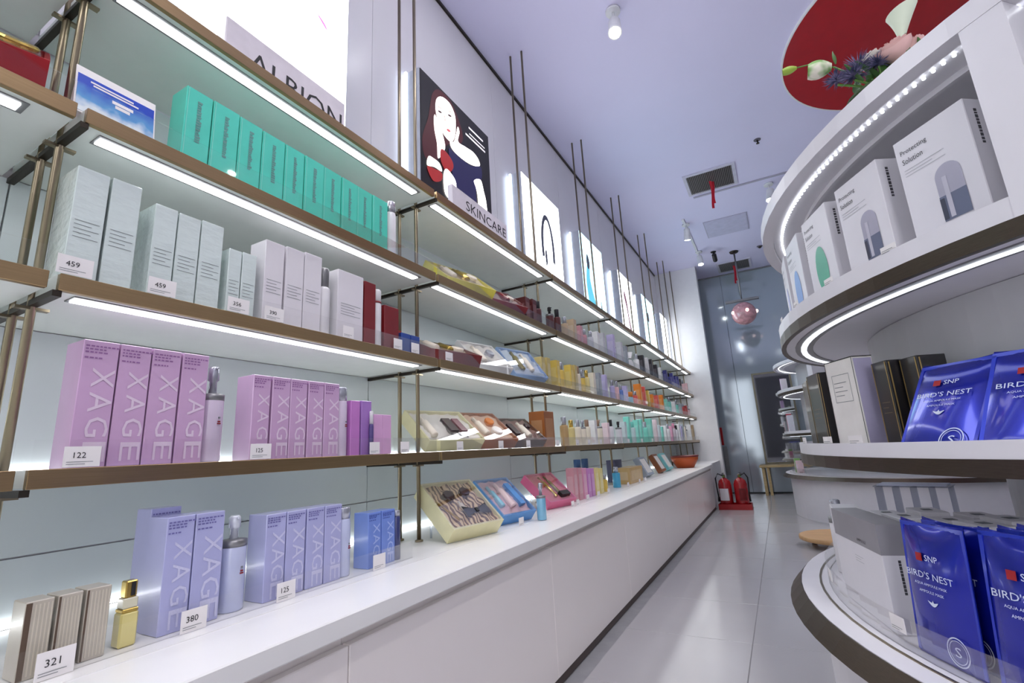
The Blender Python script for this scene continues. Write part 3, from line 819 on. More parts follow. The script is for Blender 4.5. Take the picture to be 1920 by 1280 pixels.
FAR = {
    2: [(2.45, 0.055, 0.07, 1.79, 'box', 'maroon'), (2.545, 0.055, 0.06, 1.80, 'box', 'maroon'), (2.64, 0.05, 0.05, 1.815, 'bottle', 'maroon'), (2.83, 0.055, 0.055, 1.825, 'bottle', 'maroon'), (2.95, 0.05, 0.05, 1.835, 'bottle', 'maroon'),
        (3.227, 0.055, 0.055, 1.821, 'box', 'tan'), (3.47, 0.04, 0.04, 1.792, 'bottle', 'rose'), (3.918, 0.055, 0.049, 1.849, 'box', 'silver'), (4.213, 0.055, 0.064, 1.891, 'box', 'lilac'),
        (4.841, 0.076, 0.076, 1.824, 'bag', 'white'), (5.314, 0.055, 0.082, 1.86, 'box', 'black'), (5.515, 0.055, 0.04, 1.86, 'box', 'white'), (5.719, 0.055, 0.04, 1.87, 'box', 'black'), (5.985, 0.055, 0.053, 1.84, 'box', 'black'),
        (6.574, 0.055, 0.052, 1.84, 'box', 'navy'), (7.001, 0.055, 0.063, 1.85, 'box', 'navy'), (7.434, 0.055, 0.06, 1.85, 'box', 'navy'), (7.9, 0.057, 0.057, 1.84, 'bottle', 'pink'), (8.2, 0.055, 0.062, 1.82, 'box', 'pink')],
    3: [(2.62, 0.05, 0.05, 1.45, 'box', 'gold'), (2.70, 0.05, 0.05, 1.457, 'box', 'gold'), (2.85, 0.05, 0.05, 1.461, 'box', 'yellow'), (2.94, 0.045, 0.045, 1.461, 'bottle', 'yellow'), (3.09, 0.055, 0.05, 1.462, 'box', 'yellow'),
        (3.25, 0.045, 0.045, 1.472, 'bottle', 'creamcap'), (3.44, 0.045, 0.045, 1.466, 'bottle', 'goldcap'), (3.70, 0.055, 0.05, 1.475, 'box', 'grey'), (3.86, 0.05, 0.05, 1.478, 'box', 'lilac'),
        (4.08, 0.045, 0.045, 1.455, 'bottle', 'lilac'), (4.21, 0.045, 0.045, 1.458, 'bottle', 'pink'), (4.34, 0.045, 0.045, 1.435, 'bottle', 'blue'), (4.66, 0.07, 0.07, 1.399, 'jar', 'multi'),
        (5.02, 0.06, 0.07, 1.51, 'box', 'orange'), (5.20, 0.05, 0.05, 1.497, 'box', 'redwhite'), (5.56, 0.06, 0.08, 1.441, 'box', 'orange'), (6.11, 0.06, 0.09, 1.475, 'box', 'orange'),
        (6.60, 0.055, 0.055, 1.483, 'bottle', 'teal'), (7.122, 0.059, 0.059, 1.482, 'bottle', 'teal'), (7.64, 0.054, 0.054, 1.46, 'bottle', 'red'), (8.1, 0.069, 0.069, 1.45, 'bottle', 'pink')],
    4: [(2.60, 0.14, 0.10, 1.12, 'box', 'wood'), (2.93, 0.055, 0.055, 1.097, 'bottle', 'goldbot'), (3.17, 0.05, 0.05, 1.086, 'bottle', 'cream'), (3.36, 0.05, 0.05, 1.092, 'bottle', 'creamcap'), (3.63, 0.06, 0.06, 1.10, 'bottle', 'creamcap'),
        (3.93, 0.045, 0.045, 1.108, 'bottle', 'blackcap'), (4.16, 0.055, 0.055, 1.10, 'bottle', 'blackcap'), (4.44, 0.06, 0.05, 1.15, 'box', 'teal'), (4.62, 0.05, 0.05, 1.11, 'bottle', 'tealcap'), (4.90, 0.06, 0.05, 1.14, 'box', 'teal'),
        (5.32, 0.07, 0.08, 1.16, 'box', 'teal'), (5.56, 0.055, 0.05, 1.155, 'box', 'pinktall'), (5.88, 0.06, 0.065, 1.083, 'box', 'teal'), (6.29, 0.055, 0.055, 1.123, 'bottle', 'white'), (6.68, 0.055, 0.055, 1.14, 'bottle', 'pinkcap'),
        (7.0, 0.055, 0.05, 1.14, 'box', 'white'), (7.3, 0.055, 0.05, 1.14, 'box', 'grey'), (7.62, 0.05, 0.05, 1.13, 'bottle', 'white'), (7.95, 0.055, 0.056, 1.15, 'box', 'white'), (8.25, 0.055, 0.07, 1.15, 'box', 'brown')],
    5: [(2.82, 0.055, 0.05, 0.778, 'box', 'rose'), (2.90, 0.06, 0.05, 0.774, 'box', 'rose'), (2.98, 0.06, 0.05, 0.768, 'box', 'pinkp'), (3.06, 0.055, 0.05, 0.762, 'box', 'mauve'), (3.13, 0.055, 0.05, 0.758, 'box', 'mauve'),
        (3.21, 0.065, 0.06, 0.757, 'box', 'yelwhite'), (3.30, 0.065, 0.06, 0.749, 'box', 'yelwhite'), (3.43, 0.035, 0.035, 0.699, 'bottle', 'yellow'), (3.74, 0.06, 0.06, 0.735, 'bottle', 'aqua'), (4.05, 0.42, 0.12, 0.711, 'box', 'kraft')],
}
FAR[2] += [(3.08, 0.05, 0.05, 1.81, 'bottle', 'tan'), (3.36, 0.05, 0.05, 1.80, 'box', 'rose'), (3.62, 0.05, 0.05, 1.81, 'bottle', 'silver'), (3.76, 0.05, 0.05, 1.83, 'box', 'white'), (4.45, 0.06, 0.05, 1.86, 'box', 'silver'), (4.62, 0.06, 0.06, 1.85, 'box', 'grey'),
           (5.08, 0.06, 0.06, 1.84, 'bottle', 'white'), (6.2, 0.06, 0.06, 1.83, 'box', 'white'), (6.78, 0.055, 0.05, 1.83, 'bottle', 'navy'), (7.22, 0.055, 0.05, 1.83, 'box', 'navy'), (7.62, 0.055, 0.05, 1.83, 'box', 'black')]
FAR[3] += [(3.17, 0.05, 0.05, 1.47, 'box', 'gold'), (3.34, 0.05, 0.05, 1.46, 'bottle', 'yellow'), (3.56, 0.05, 0.05, 1.46, 'box', 'creamcap'), (4.48, 0.05, 0.05, 1.44, 'box', 'lilac'), (4.85, 0.055, 0.055, 1.42, 'bottle', 'redwhite'), (5.36, 0.06, 0.06, 1.47, 'box', 'yellow'),
           (5.82, 0.06, 0.06, 1.45, 'box', 'redwhite'), (6.36, 0.06, 0.06, 1.44, 'box', 'teal'), (6.88, 0.06, 0.06, 1.44, 'box', 'white'), (7.38, 0.06, 0.06, 1.44, 'box', 'grey'), (7.88, 0.06, 0.06, 1.44, 'box', 'red')]
FAR[4] += [(3.05, 0.05, 0.05, 1.08, 'bottle', 'goldcap'), (3.27, 0.05, 0.05, 1.085, 'bottle', 'cream'), (3.49, 0.05, 0.05, 1.09, 'box', 'white'), (3.80, 0.05, 0.05, 1.08, 'box', 'pinktall'), (4.30, 0.055, 0.05, 1.10, 'box', 'tealcap'), (4.76, 0.055, 0.05, 1.13, 'box', 'teal'),
           (5.12, 0.06, 0.06, 1.12, 'bottle', 'teal'), (5.72, 0.06, 0.06, 1.10, 'box', 'tealcap'), (6.08, 0.06, 0.06, 1.10, 'box', 'white'), (6.46, 0.06, 0.06, 1.10, 'box', 'pinkp'), (6.86, 0.06, 0.06, 1.12, 'bottle', 'blackcap'), (7.15, 0.06, 0.06, 1.11, 'box', 'lilac'), (7.46, 0.06, 0.06, 1.11, 'box', 'cream')]
for k_ in FAR:
    FAR[k_].sort()
WHERE = {2: 'second shelf', 3: 'third shelf', 4: 'fourth shelf', 5: 'counter'}
for lv, rows in FAR.items():
    cnt = {}
    tot = {}
    for r_ in rows:
        tot[(r_[4], r_[5])] = tot.get((r_[4], r_[5]), 0) + 1
    base = ZB if lv == 5 else LEVEL[lv]
    xf = 0.42 if lv == 5 else 0.35
    for (y0, w, d, zt, kind, col) in rows:
        key = (kind, col)
        n = cnt[key] = cnt.get(key, 0) + 1
        h = zt - base
        m = mat('far_' + col, FCOL[col], 0.35, coat=0.2)
        nm = {'box': 'carton', 'bottle': 'bottle', 'jar': 'jar', 'bag': 'pouch'}[kind]
        lab = '%s %s in the far bays of the %s' % (FNAME[col], nm, WHERE[lv])
        if tot[key] > 1:
            lab = '%s, %s such from the left' % (lab, ORD[n - 1])
        fr = wf(y0 + w / 2, base, xf)
        grp = 'goods in the far bays of the ' + WHERE[lv]
        if kind == 'box':
            t = carton(lab, nm, fr, w, h, d, m, grp)
            flat('front_label', rect(-w * .38, w * .38, h * .2, h * .8), mat('far_lab_' + col, tuple(min(255, int(v * .75 + 60)) for v in FCOL[col]), 0.4), t)
            lm = MB(); lm.box(-w / 2 - 0.0008, -w / 2, d * .15, d * .85, h * .25, h * .75)
            lm.build('side_label', mat('far_lab_' + col), t)
        elif kind == 'bottle':
            bottle(lab, nm, fr, d / 2, h, m, CAPS.get(col, SILV if col not in ('maroon', 'navy') else BLACK), grp, pump=(n % 2 == 0), cap=0.28)
        elif kind == 'jar':
            t = bottle(lab, nm, fr, d / 2, h, m, mat('far_orange', FCOL['orange']), grp, name='jar', cap=0.4, neck=0.95)
        else:
            t = thing('gift_pouch', lab, nm, fr['loc'], fr['rotz'], grp)
            lathe('body', [(0.03, 0.0005), (0.045, 0.03), (0.04, 0.08), (0.018, 0.115), (0.04, h)], m, t, (0, 0.045, 0))
            lathe('tie', [(0.02, 0.113), (0.022, 0.118), (0.02, 0.124)], mat('green_tie', (40, 90, 70), 0.5), t, (0, 0.045, 0))
# small extras on the counter
for k, (y, c, nm) in enumerate(((3.13, (80, 130, 190), 'blue'), (3.28, (70, 110, 170), 'darker blue'))):
    bottle('%s capped bottle standing behind the yellow and white cartons' % nm, 'bottle', wf(y + 0.12, ZB, 0.31), 0.03, 0.235, mat('blue_bottle_%d' % k, c, 0.2, coat=0.5), mat('blue_cap_%d' % k, tuple(int(v * .8) for v in c), 0.3), cap=0.3, neck=0.8)
carton('navy and grey carton standing behind the kraft brown carton', 'carton', wf(4.36, ZB, 0.24), 0.2, 0.19, 0.08, mat('slate_navy', (84, 86, 120), 0.4))
leaning_card('silver carton leaning back on the counter in the far bays', wf(4.85, ZB, 0.42), 0.26, 0.19, 0.05, mat('lean_silver', (176, 186, 200), 0.25, 0.3))
leaning_card('chestnut brown carton leaning back on the far counter', wf(5.46, ZB, 0.42), 0.22, 0.20, 0.05, mat('lean_chestnut', (142, 84, 52), 0.4))
leaning_card('turquoise carton leaning back on the far counter', wf(5.85, ZB, 0.42), 0.26, 0.20, 0.05, mat('lean_turq', (130, 200, 206), 0.35))
t = thing('basket', 'orange red lacquered basket at the far end of the counter', 'basket', (0.46, 6.45, ZB))
lathe('bowl', [(0.10, 0.0005), (0.16, 0.10), (0.165, 0.14), (0.155, 0.14), (0.09, 0.012)], mat('orange_red', (190, 84, 34), 0.4), t, seg=28)
lathe('rim', [(0.164, 0.128), (0.172, 0.138), (0.166, 0.148), (0.157, 0.142)], mat('dark_red_rim', (110, 30, 26), 0.4), t, seg=28)
carton('small white carton beside the orange basket at the counter end', 'carton', wf(6.85, ZB, 0.40), 0.1, 0.06, 0.08, WHITE)
for k, y in enumerate((2.66, 2.98, 3.20, 3.45, 3.70, 4.20, 4.66, 5.10)):
    price_tag('small blank price tag on the far fourth shelf edge, %s from the left' % ORD[k], wf(y, Z4 + .001, 0.4), '', 0.05, 0.034)
for k, y in enumerate((2.90, 3.10, 3.31, 3.80, 4.15, 4.35)):
    price_tag('small blank price tag standing on the far counter, %s from the left' % ORD[k], wf(y, ZB, 0.47), '', 0.05, 0.034)
t = thing('stool', 'low round tan wooden stool on the floor between the two islands', 'stool', (1.86, 4.95, 0))
OAKT = mat('tan_wood', (206, 164, 116), 0.45, var=0.12, scale=6, stretch=(1, 8, 1))
lathe('seat', [(0.29, 0.05), (0.30, 0.055), (0.30, 0.08), (0.29, 0.085)], OAKT, t, seg=40)
for k in range(3):
    a_ = 2 * math.pi * k / 3 + 0.6
    tube('leg', [(0.22 * math.cos(a_), 0.22 * math.sin(a_), 0), (0.19 * math.cos(a_), 0.19 * math.sin(a_), 0.0498)], 0.018, OAKT, t, 10)

# ------------------------------------------------------------------ light boxes above the top shelf
LBW = mat('lightbox_white', (246, 250, 255), 0.5, emit=BOX_STRENGTH, var=0.01)
LBEDGE = mat('lightbox_edge', (226, 240, 255), 0.5, emit=BOX_STRENGTH * 0.5, var=0.0)
def emis(name, rgb=(255, 255, 255), k=1.0):
    return mat(name, rgb, 0.4, emit=BOX_STRENGTH * k * 0.16, var=0.05)
def light_box(label, y0, y1, zt=2.97, xf=0.13, front=None):
    t = thing('light_box', label, 'light box', (xf, (y0 + y1) / 2, Z1), R(90), 'light boxes on the top shelf')
    w = y1 - y0
    h = zt - Z1
    box('back_glow', (-w / 2 - 0.012, w / 2 + 0.012, 0.085, 0.1, 0.0, h), LBEDGE, t)
    box('housing', (-w / 2, w / 2, 0.004, 0.085, 0.0, h), mat('housing_grey', (196, 200, 210), 0.4), t, 0.002)
    box('panel', (-w / 2 + 0.004, w / 2 - 0.004, 0.0, 0.004, 0.004, h - 0.004), front or LBW, t)
    return t, w, h

def curve_pts(pts, n=5):
    """closed Catmull-Rom outline"""
    out = []
    m = len(pts)
    for i in range(m):
        p0, p1, p2, p3 = [Vector(pts[(i + j - 1) % m]) for j in range(4)]
        for k in range(n):
            t = k / n
            out.append(tuple(0.5 * ((2 * p1) + (p2 - p0) * t + (2 * p0 - 5 * p1 + 4 * p2 - p3) * t * t + (3 * p1 - p0 - 3 * p2 + p3) * t ** 3)))
    return out
def shape(t, name, pts, m, y, smooth=True):
    pts = curve_pts(pts) if smooth else pts
    me = newmesh(name, [(p[0], y, p[1]) for p in pts], [tuple(range(len(pts)))], m)
    bm = bmesh.new(); bm.from_mesh(me)
    bmesh.ops.triangulate(bm, faces=bm.faces)
    bm.to_mesh(me); bm.free()
    return link(name, me, t)

# 1: big white box with brand block
t, w, h = light_box('large glowing white light box cut off by the top edge', 0.54, 1.268, 3.02)
shape(t, 'print_arc', [(0.02, 0.95), (0.06, 0.72), (0.15, 0.60), (0.152, 0.606), (0.068, 0.73), (0.03, 0.95)], emis('pale_rose_light', (250, 214, 214), 2.2), -0.001)
shape(t, 'print_mark', [(0.19, 0.70), (0.23, 0.665), (0.25, 0.655), (0.235, 0.68)], emis('magenta_light', (226, 120, 190), 1.6), -0.001)
shape(t, 'print_stripe', rect(-0.33, -0.30, 0.1, 0.93), emis('pale_blue_light', (206, 226, 250), 2.2), -0.001, False)
t = thing('brand_block', 'white block with tall black serif letters before the large glowing box', 'sign', (0.30, 0.885, Z1), R(90))
box('block', (-0.225, 0.225, 0.0, 0.05, 0.0005, 0.19), mat('block_white', (234, 226, 232), 0.25), t, 0.003)
text(t, 'ALBION', 0.03, 0.098, BLACK, w=0.36, h=0.07)
# 2: dark portrait box
DARKP = emis('portrait_dark', (14, 9, 14), 0.6)
t, w, h = light_box('light box with dark portrait of a woman in a navy dress', 1.765, 2.485, 2.975, front=DARKP)
SKIN = emis('portrait_skin', (255, 244, 240), 4.0)
HAIR = emis('portrait_hair', (70, 24, 26), 0.9)
NAVY = emis('portrait_navy', (32, 28, 74), 0.9)
shape(t, 'hair_print', [(-0.248, 0.865), (-0.198, 0.925), (-0.129, 0.94), (-0.066, 0.93), (-0.007, 0.873), (0.044, 0.78), (0.024, 0.706), (-0.086, 0.64), (-0.161, 0.557), (-0.233, 0.442), (-0.324, 0.418), (-0.345, 0.522), (-0.293, 0.676), (-0.27, 0.786)], HAIR, -0.001)
shape(t, 'face_print', [(-0.214, 0.85), (-0.163, 0.90), (-0.089, 0.91), (-0.042, 0.874), (-0.028, 0.82), (-0.037, 0.73), (-0.067, 0.664), (-0.108, 0.647), (-0.172, 0.667), (-0.205, 0.714), (-0.225, 0.775)], SKIN, -0.002)
shape(t, 'shoulder_print', [(-0.008, 0.80), (0.008, 0.77), (-0.008, 0.697), (0.072, 0.708), (0.157, 0.72), (0.216, 0.701), (0.226, 0.661), (0.133, 0.618), (0.019, 0.601), (-0.073, 0.609), (-0.093, 0.646), (-0.055, 0.669), (-0.028, 0.74)], SKIN, -0.0022)
shape(t, 'hand_print', [(-0.238, 0.731), (-0.205, 0.714), (-0.165, 0.652), (-0.143, 0.587), (-0.162, 0.538), (-0.212, 0.472), (-0.219, 0.562), (-0.241, 0.643)], SKIN, -0.0024)
shape(t, 'dress_print', [(-0.11, 0.587), (-0.058, 0.597), (0.018, 0.596), (0.133, 0.61), (0.24, 0.66), (0.243, 0.576), (0.179, 0.532), (0.171, 0.415), (0.17, 0.25), (0.0, 0.2), (-0.053, 0.391), (-0.08, 0.449)], NAVY, -0.0026)
shape(t, 'arm_print', [(0.152, 0.521), (0.23, 0.564), (0.264, 0.501), (0.291, 0.419), (0.30, 0.25), (0.2, 0.24), (0.188, 0.418), (0.172, 0.477)], SKIN, -0.0028)
shape(t, 'rose_print', [(-0.183, 0.545), (-0.133, 0.554), (-0.076, 0.528), (-0.071, 0.483), (-0.124, 0.426), (-0.165, 0.442), (-0.191, 0.483)], emis('portrait_red', (150, 36, 34), 1.2), -0.003)
shape(t, 'jewel_print', [(-0.298, 0.437), (-0.253, 0.449), (-0.199, 0.446), (-0.18, 0.406), (-0.248, 0.397), (-0.312, 0.376)], emis('portrait_white', (226, 220, 214), 2.0), -0.0032)
shape(t, 'petal_print', [(-0.312, 0.367), (-0.248, 0.388), (-0.181, 0.396), (-0.189, 0.346), (-0.262, 0.31)], emis('portrait_red'), -0.0034)
shape(t, 'hand_print', [(-0.144, 0.443), (-0.095, 0.441), (-0.045, 0.4), (-0.06, 0.28), (-0.153, 0.28), (-0.167, 0.384)], SKIN, -0.0036)
PSH = emis('portrait_shade', (216, 176, 168), 1.6)
shape(t, 'mouth_print', ellipse(-0.105, 0.713, 0.022, 0.009, 12, R(20)), emis('portrait_lip', (206, 96, 100), 1.4), -0.0026, False)
for ex, ez in ((-0.186, 0.784), (-0.09, 0.822)):
    shape(t, 'eye_print', ellipse(ex, ez, 0.02, 0.007, 12, R(20)), emis('portrait_eye', (70, 50, 50), 1.0), -0.0026, False)
    shape(t, 'brow_print', ellipse(ex, ez + 0.028, 0.026, 0.004, 12, R(22)), PSH, -0.0026, False)
shape(t, 'nose_print', [(-0.148, 0.79), (-0.142, 0.752), (-0.128, 0.748), (-0.138, 0.79)], PSH, -0.0026, False)
for a_, b_, zz, th_ in ((0.116, 0.284, 0.868, 0.012), (0.121, 0.301, 0.828, 0.008), (0.077, 0.306, 0.80, 0.012)):
    shape(t, 'text_line', rect(a_, b_, zz, zz + th_), emis('portrait_text', (230, 226, 230), 1.8), -0.001, False)
t = thing('brand_block', 'white block with black SKINCARE letters before the portrait', 'sign', (0.30, 2.08, Z1), R(90))
box('block', (-0.28, 0.28, 0.0, 0.03, 0.0005, 0.205), mat('block_white'), t, 0.003)
text(t, 'SKINCARE', 0.05, 0.14, BLACK, w=0.42, h=0.055)
# 3..7
t, w, h = light_box('glowing white light box with a dark necklace print', 2.96, 3.675)
INK = emis('ink_dark', (60, 62, 80), 0.6)
def arc_band(cx, cz, rx, rz, wd, a0, a1, n=22):
    o = [(cx + rx * math.cos(R(a0 + (a1 - a0) * k / n)), cz + rz * math.sin(R(a0 + (a1 - a0) * k / n))) for k in range(n + 1)]
    i_ = [(cx + (rx - wd) * math.cos(R(a0 + (a1 - a0) * k / n)), cz + (rz - wd) * math.sin(R(a0 + (a1 - a0) * k / n))) for k in range(n + 1)]
    return o + i_[::-1]
shape(t, 'necklace_print', arc_band(0.06, 0.46, 0.13, 0.30, 0.045, -20, 200), INK, -0.001, False)
shape(t, 'pendant_print', [(-0.01, 0.40), (0.02, 0.44), (0.03, 0.34), (0.0, 0.3)], INK, -0.0012)
t, w, h = light_box('light box with pale turquoise seascape print', 4.18, 4.86, front=mat('lb_aqua', (190, 236, 250), 0.5, emit=BOX_STRENGTH * 0.8))
shape(t, 'figure_print', [(-0.16, 0.70), (-0.12, 0.62), (-0.13, 0.50), (-0.06, 0.34), (0.05, 0.2), (0.16, 0.1), (0.1, 0.06), (-0.05, 0.08), (-0.2, 0.2), (-0.25, 0.45)], emis('aqua_deep', (96, 190, 214), 1.7), -0.001)
shape(t, 'figure_print', [(-0.17, 0.76), (-0.12, 0.72), (-0.11, 0.64), (-0.17, 0.60), (-0.20, 0.68)], INK, -0.0012)
shape(t, 'figure_print', [(0.16, 0.36), (0.20, 0.2), (0.24, 0.08), (0.18, 0.06), (0.15, 0.2)], INK, -0.0012)
t, w, h = light_box('white light box with thin dark figure print, fifth from the left', 5.47, 6.09)
shape(t, 'figure_print', [(-0.10, 0.74), (-0.02, 0.60), (0.02, 0.4), (0.1, 0.22), (0.16, 0.06), (0.10, 0.05), (-0.01, 0.3), (-0.06, 0.5), (-0.14, 0.66)], emis('rose_ink', (140, 90, 110), 0.8), -0.001)
t, w, h = light_box('white light box with small dark mark, sixth from the left', 6.62, 7.30, front=mat('lb_aqua'))
shape(t, 'figure_print', ellipse(-0.05, 0.66, 0.05, 0.08, 16), INK, -0.001, False)
shape(t, 'text_lines', rect(-0.2, 0.2, 0.12, 0.16), emis('blue_ink', (90, 110, 200), 1.0), -0.001, False)
t, w, h = light_box('plain white light box at the far end of the top shelf', 7.84, 8.36)
shape(t, 'text_lines', rect(-0.15, 0.15, 0.5, 0.53), emis('pale_blue_light'), -0.001, False)

# ------------------------------------------------------------------ round display islands
IS = Vector((2.838, 1.789))
FASC = mat('dark_bronze_band', (82, 72, 64), 0.35, 0.9, var=0.12, scale=40, stretch=(1, 1, 30))
ILED = mat('island_led', (240, 247, 255), 0.5, emit=1.9, var=0)
DRUM = mat('island_drum', (196, 196, 200), 0.5, var=0.02)
IWHITE = mat('island_white', (226, 224, 230), 0.3, var=0.015)
def island(label, cx, cy_, lev):
    """lev: z of base top, shelf tops, underside of the roof slab"""
    t = thing('display_island', label, 'display stand', (cx, cy_, 0), 0, 'round display islands')
    zb, zs, zt = lev
    ring('base_body', IWHITE, t, 1.10, 1.255, 0.0, zb - 0.045)
    ring('base_top', IWHITE, t, 0.05, 1.296, zb - 0.04, zb)
    ring('base_band', FASC, t, 1.2, 1.332, zb - 0.04, zb - 0.002, r1t=1.2985)
    ring('base_groove', BRASS, t, 1.243, 1.249, zb, zb + 0.002)
    ring('base_guard', ACRYL, t, 1.222, 1.225, zb, zb + 0.06)
    ring('plinth_drum', DRUM, t, 0.72, 0.75, zb, zs[0] - 0.034)
    for k, z in enumerate(zs):
        ring('shelf_board', IWHITE, t, 0.6, 1.226, z - 0.027, z)
        ring('shelf_band', FASC, t, 1.2265, 1.24, z - 0.029, z)
        ring('shelf_lip', IWHITE, t, 1.227, 1.238, z + 0.0002, z + (0.030 if k == 0 else 0.036))
        ring('led_channel', GREYM, t, 1.15, 1.20, z - 0.0295, z - 0.0272)
        ring('led_ring', ILED, t, 1.168, 1.184, z - 0.032, z - 0.0297)
        top = zs[k + 1] - 0.028 if k + 1 < len(zs) else zt + 0.006
        ring('drum', DRUM, t, 0.97, 1.0, z, top)
    ring('roof_slab', IWHITE, t, 0.3, 1.205, zt + 0.008, zt + 0.032)
    ring('roof_band', IWHITE, t, 1.206, 1.24, zt - 0.004, zt + 0.034)
    ring('roof_lip', IWHITE, t, 1.115, 1.125, zt - 0.004, zt + 0.0078)
    mb = MB()
    n = 400
    for k in range(n):
        a = 2 * math.pi * k / n
        M_ = Matrix.Translation((1.18 * math.cos(a), 1.18 * math.sin(a), zt + 0.004)) @ Matrix.Rotation(math.pi, 4, 'X')
        mb.add(*lathegeo([(0.0033, 0), (0.003, 0.0022), (0.0018, 0.003)], 8), M=M_)
    o = mb.build('led_dots', mat('led_dot', (245, 250, 255), 0.5, emit=LED_STRENGTH * 0.8, var=0), t)
    o['kind'] = 'stuff'
    for a in (223.2, 343, 103):
        ring('roof_panel', IWHITE, t, 1.0, 1.239, zs[-1] + 0.0, zt - 0.0045, a - 1.4, a + 1.4, seg=4)
    return t
island('round white display island with bronze bands in the right foreground', IS.x, IS.y, (0.47, (0.846, 1.204), 1.545))
FY = 6.9
island('second round white display island further down the aisle', 2.838, FY, (0.47, (0.92, 1.40), 1.72))

def isf(theta, z, r=1.195, cx=IS.x, cy_=IS.y, yaw=0.0):
    a = R(theta)
    return dict(loc=(cx + r * math.cos(a), cy_ + r * math.sin(a), z), rotz=a + R(90 + yaw))

# upper tier: white ampoule cartons
AMPW = mat('ampoule_carton', (232, 230, 236), 0.4, var=0.015)
GREYT = mat('grey_title', (70, 70, 76), 0.5)
def capsule(t, cx, z0, z1, wd, mtop, mbot):
    n = 14
    r = wd / 2
    top = [(cx + r * math.cos(math.pi * k / n), z1 - r + r * math.sin(math.pi * k / n)) for k in range(n + 1)]
    zm = z0 + (z1 - z0) * 0.45
    shape(t, 'print_bottle_top', [(cx - r, zm), (cx + r, zm)] + top, mtop, -0.0008, False)
    shape(t, 'print_bottle_base', [(cx - r * 1.02, z0), (cx + r * 1.02, z0), (cx + r * 1.02, zm), (cx - r * 1.02, zm)], mbot, -0.001, False)
    shape(t, 'print_highlight', rect(cx - r * .5, cx - r * .15, z0 + 0.004, z1 - r), mat('capsule_light', (198, 196, 210), 0.3), -0.0012, False)
    shape(t, 'print_bottle_edge', rect(cx - r * 1.02, cx - r * .66, z0 + 0.003, zm - 0.004), mat('capsule_dark', (62, 64, 84), 0.35), -0.0013, False)
WHICH = ['nearest the white panel with grey capsule print', 'second from the white panel with grey capsule print', 'with green oval print', 'with blue oval print', 'fifth along the curve, seen edge-on', 'sixth along the curve, seen edge-on']
for k, th in enumerate((216.5, 207.9, 199.3, 190.6, 182.0, 173.4)):
    t = carton('white ampoule carton on upper island tier, %s' % WHICH[k], 'carton', isf(th, 1.2045), 0.134, 0.252, 0.05, AMPW, 'ampoule cartons on the upper island tier')
    text(t, 'Protecting', -0.030, 0.222, GREYT, w=0.052, h=0.012)
    text(t, 'Solution', -0.036, 0.204, GREYT, w=0.040, h=0.011)
    small_lines(t, -0.056, 0.02, 0.186, 3, mat('pale_grey_print', (190, 190, 196), 0.5), 0.006, 0.0012)
    mb = MB()
    zz = 0.232
    for q in (5, 3, 6, 4, 5, 7, 4, 6, 5, 4):
        mb.box(0.067, 0.0676, 0.017, 0.0225, zz - q * 0.001, zz); zz -= q * 0.001 + 0.002
    mb.build('side_print', GREYT, t)['kind'] = 'stuff'
    if k < 2:
        capsule(t, 0.015, 0.055, 0.16, 0.046, mat('capsule_grey', (176, 174, 192), 0.35), mat('capsule_slate', (104, 110, 136), 0.35))
    else:
        c = {2: ('oval_green', (92, 180, 152)), 3: ('oval_blue', (104, 146, 214))}.get(k, ('oval_lilac', (170, 170, 220)))
        shape(t, 'print_oval', ellipse(0.0, 0.10, 0.030, 0.062, 24), mat(c[0], c[1], 0.35), -0.0008, False)
for k, th in enumerate((212.2, 203.6, 194.9, 186.3)):
    price_tag('small clear price tag on upper island tier, %s from the white panel' % ORD[k], isf(th, 1.2405, 1.237), '', 0.035, 0.012)

# middle tier
BLKC = mat('black_carton', (30, 28, 32), 0.28, coat=0.4)
GOLDL = mat('gold_line', (186, 156, 96), 0.3, 0.6)
def black_carton(label, fr, w, h, d):
    t = carton(label, 'carton', fr, w, h, d, BLKC, 'black cartons on the middle island tier')
    for x in (-w / 2 + 0.004, w / 2 - 0.004):
        flat('gold_edge', rect(x - 0.0015, x + 0.0015, 0.003, h - 0.003), GOLDL, t)
    small_lines(t, -w * .25, w * .25, h * .55, 3, mat('dim_gold', (110, 96, 72), 0.4), 0.012, 0.0015)
    mb = MB(); mb.box(w / 2, w / 2 + 0.0006, d * .08, d * .12, 0.004, h - 0.004); mb.build('gold_side', GOLDL, t)
    return t
z = 0.8465
black_carton('black gold-edged carton, first of two left of the white carton', isf(180.5, z, 1.195, yaw=4), 0.10, 0.216, 0.03)
black_carton('black gold-edged carton, second of two left of the white carton', isf(187.2, z, 1.19, yaw=6), 0.10, 0.222, 0.03)
t = carton('white carton with black edges between the black cartons', 'carton', isf(194.2, z, 1.162, yaw=12), 0.115, 0.238, 0.05, mat('ivory_carton', (234, 230, 226), 0.4))
for x in (-0.056, 0.056):
    flat('black_edge', rect(x - 0.001, x + 0.001, 0.002, 0.238), BLACK, t)
mb = MB()
for a, b, c, d in ((-0.035, 0.035, 0.20, 0.2012), (-0.035, 0.035, 0.13, 0.1312), (-0.035, -0.0338, 0.13, 0.20), (0.0338, 0.035, 0.13, 0.20)):
    mb.add(*polygeo(rect(a, b, c, d), -0.0008))
mb.build('print_frame', GREYPR, t)
small_lines(t, -0.03, 0.02, 0.18, 4, GREYPR, 0.011, 0.0015)
mb = MB(); mb.box(-0.0575, 0.0575, 0.0, 0.05, 0.2382, 0.24); mb.build('black_lid_edge', BLACK, t)
mb = MB(); mb.box(0.0576, 0.0582, 0.003, 0.047, 0.003, 0.234); mb.build('lilac_side', mat('lilac_side', (190, 184, 214), 0.4), t)
black_carton('black gold-edged carton, first of two right of the white carton', isf(199.9, z, 1.125), 0.06, 0.212, 0.06)
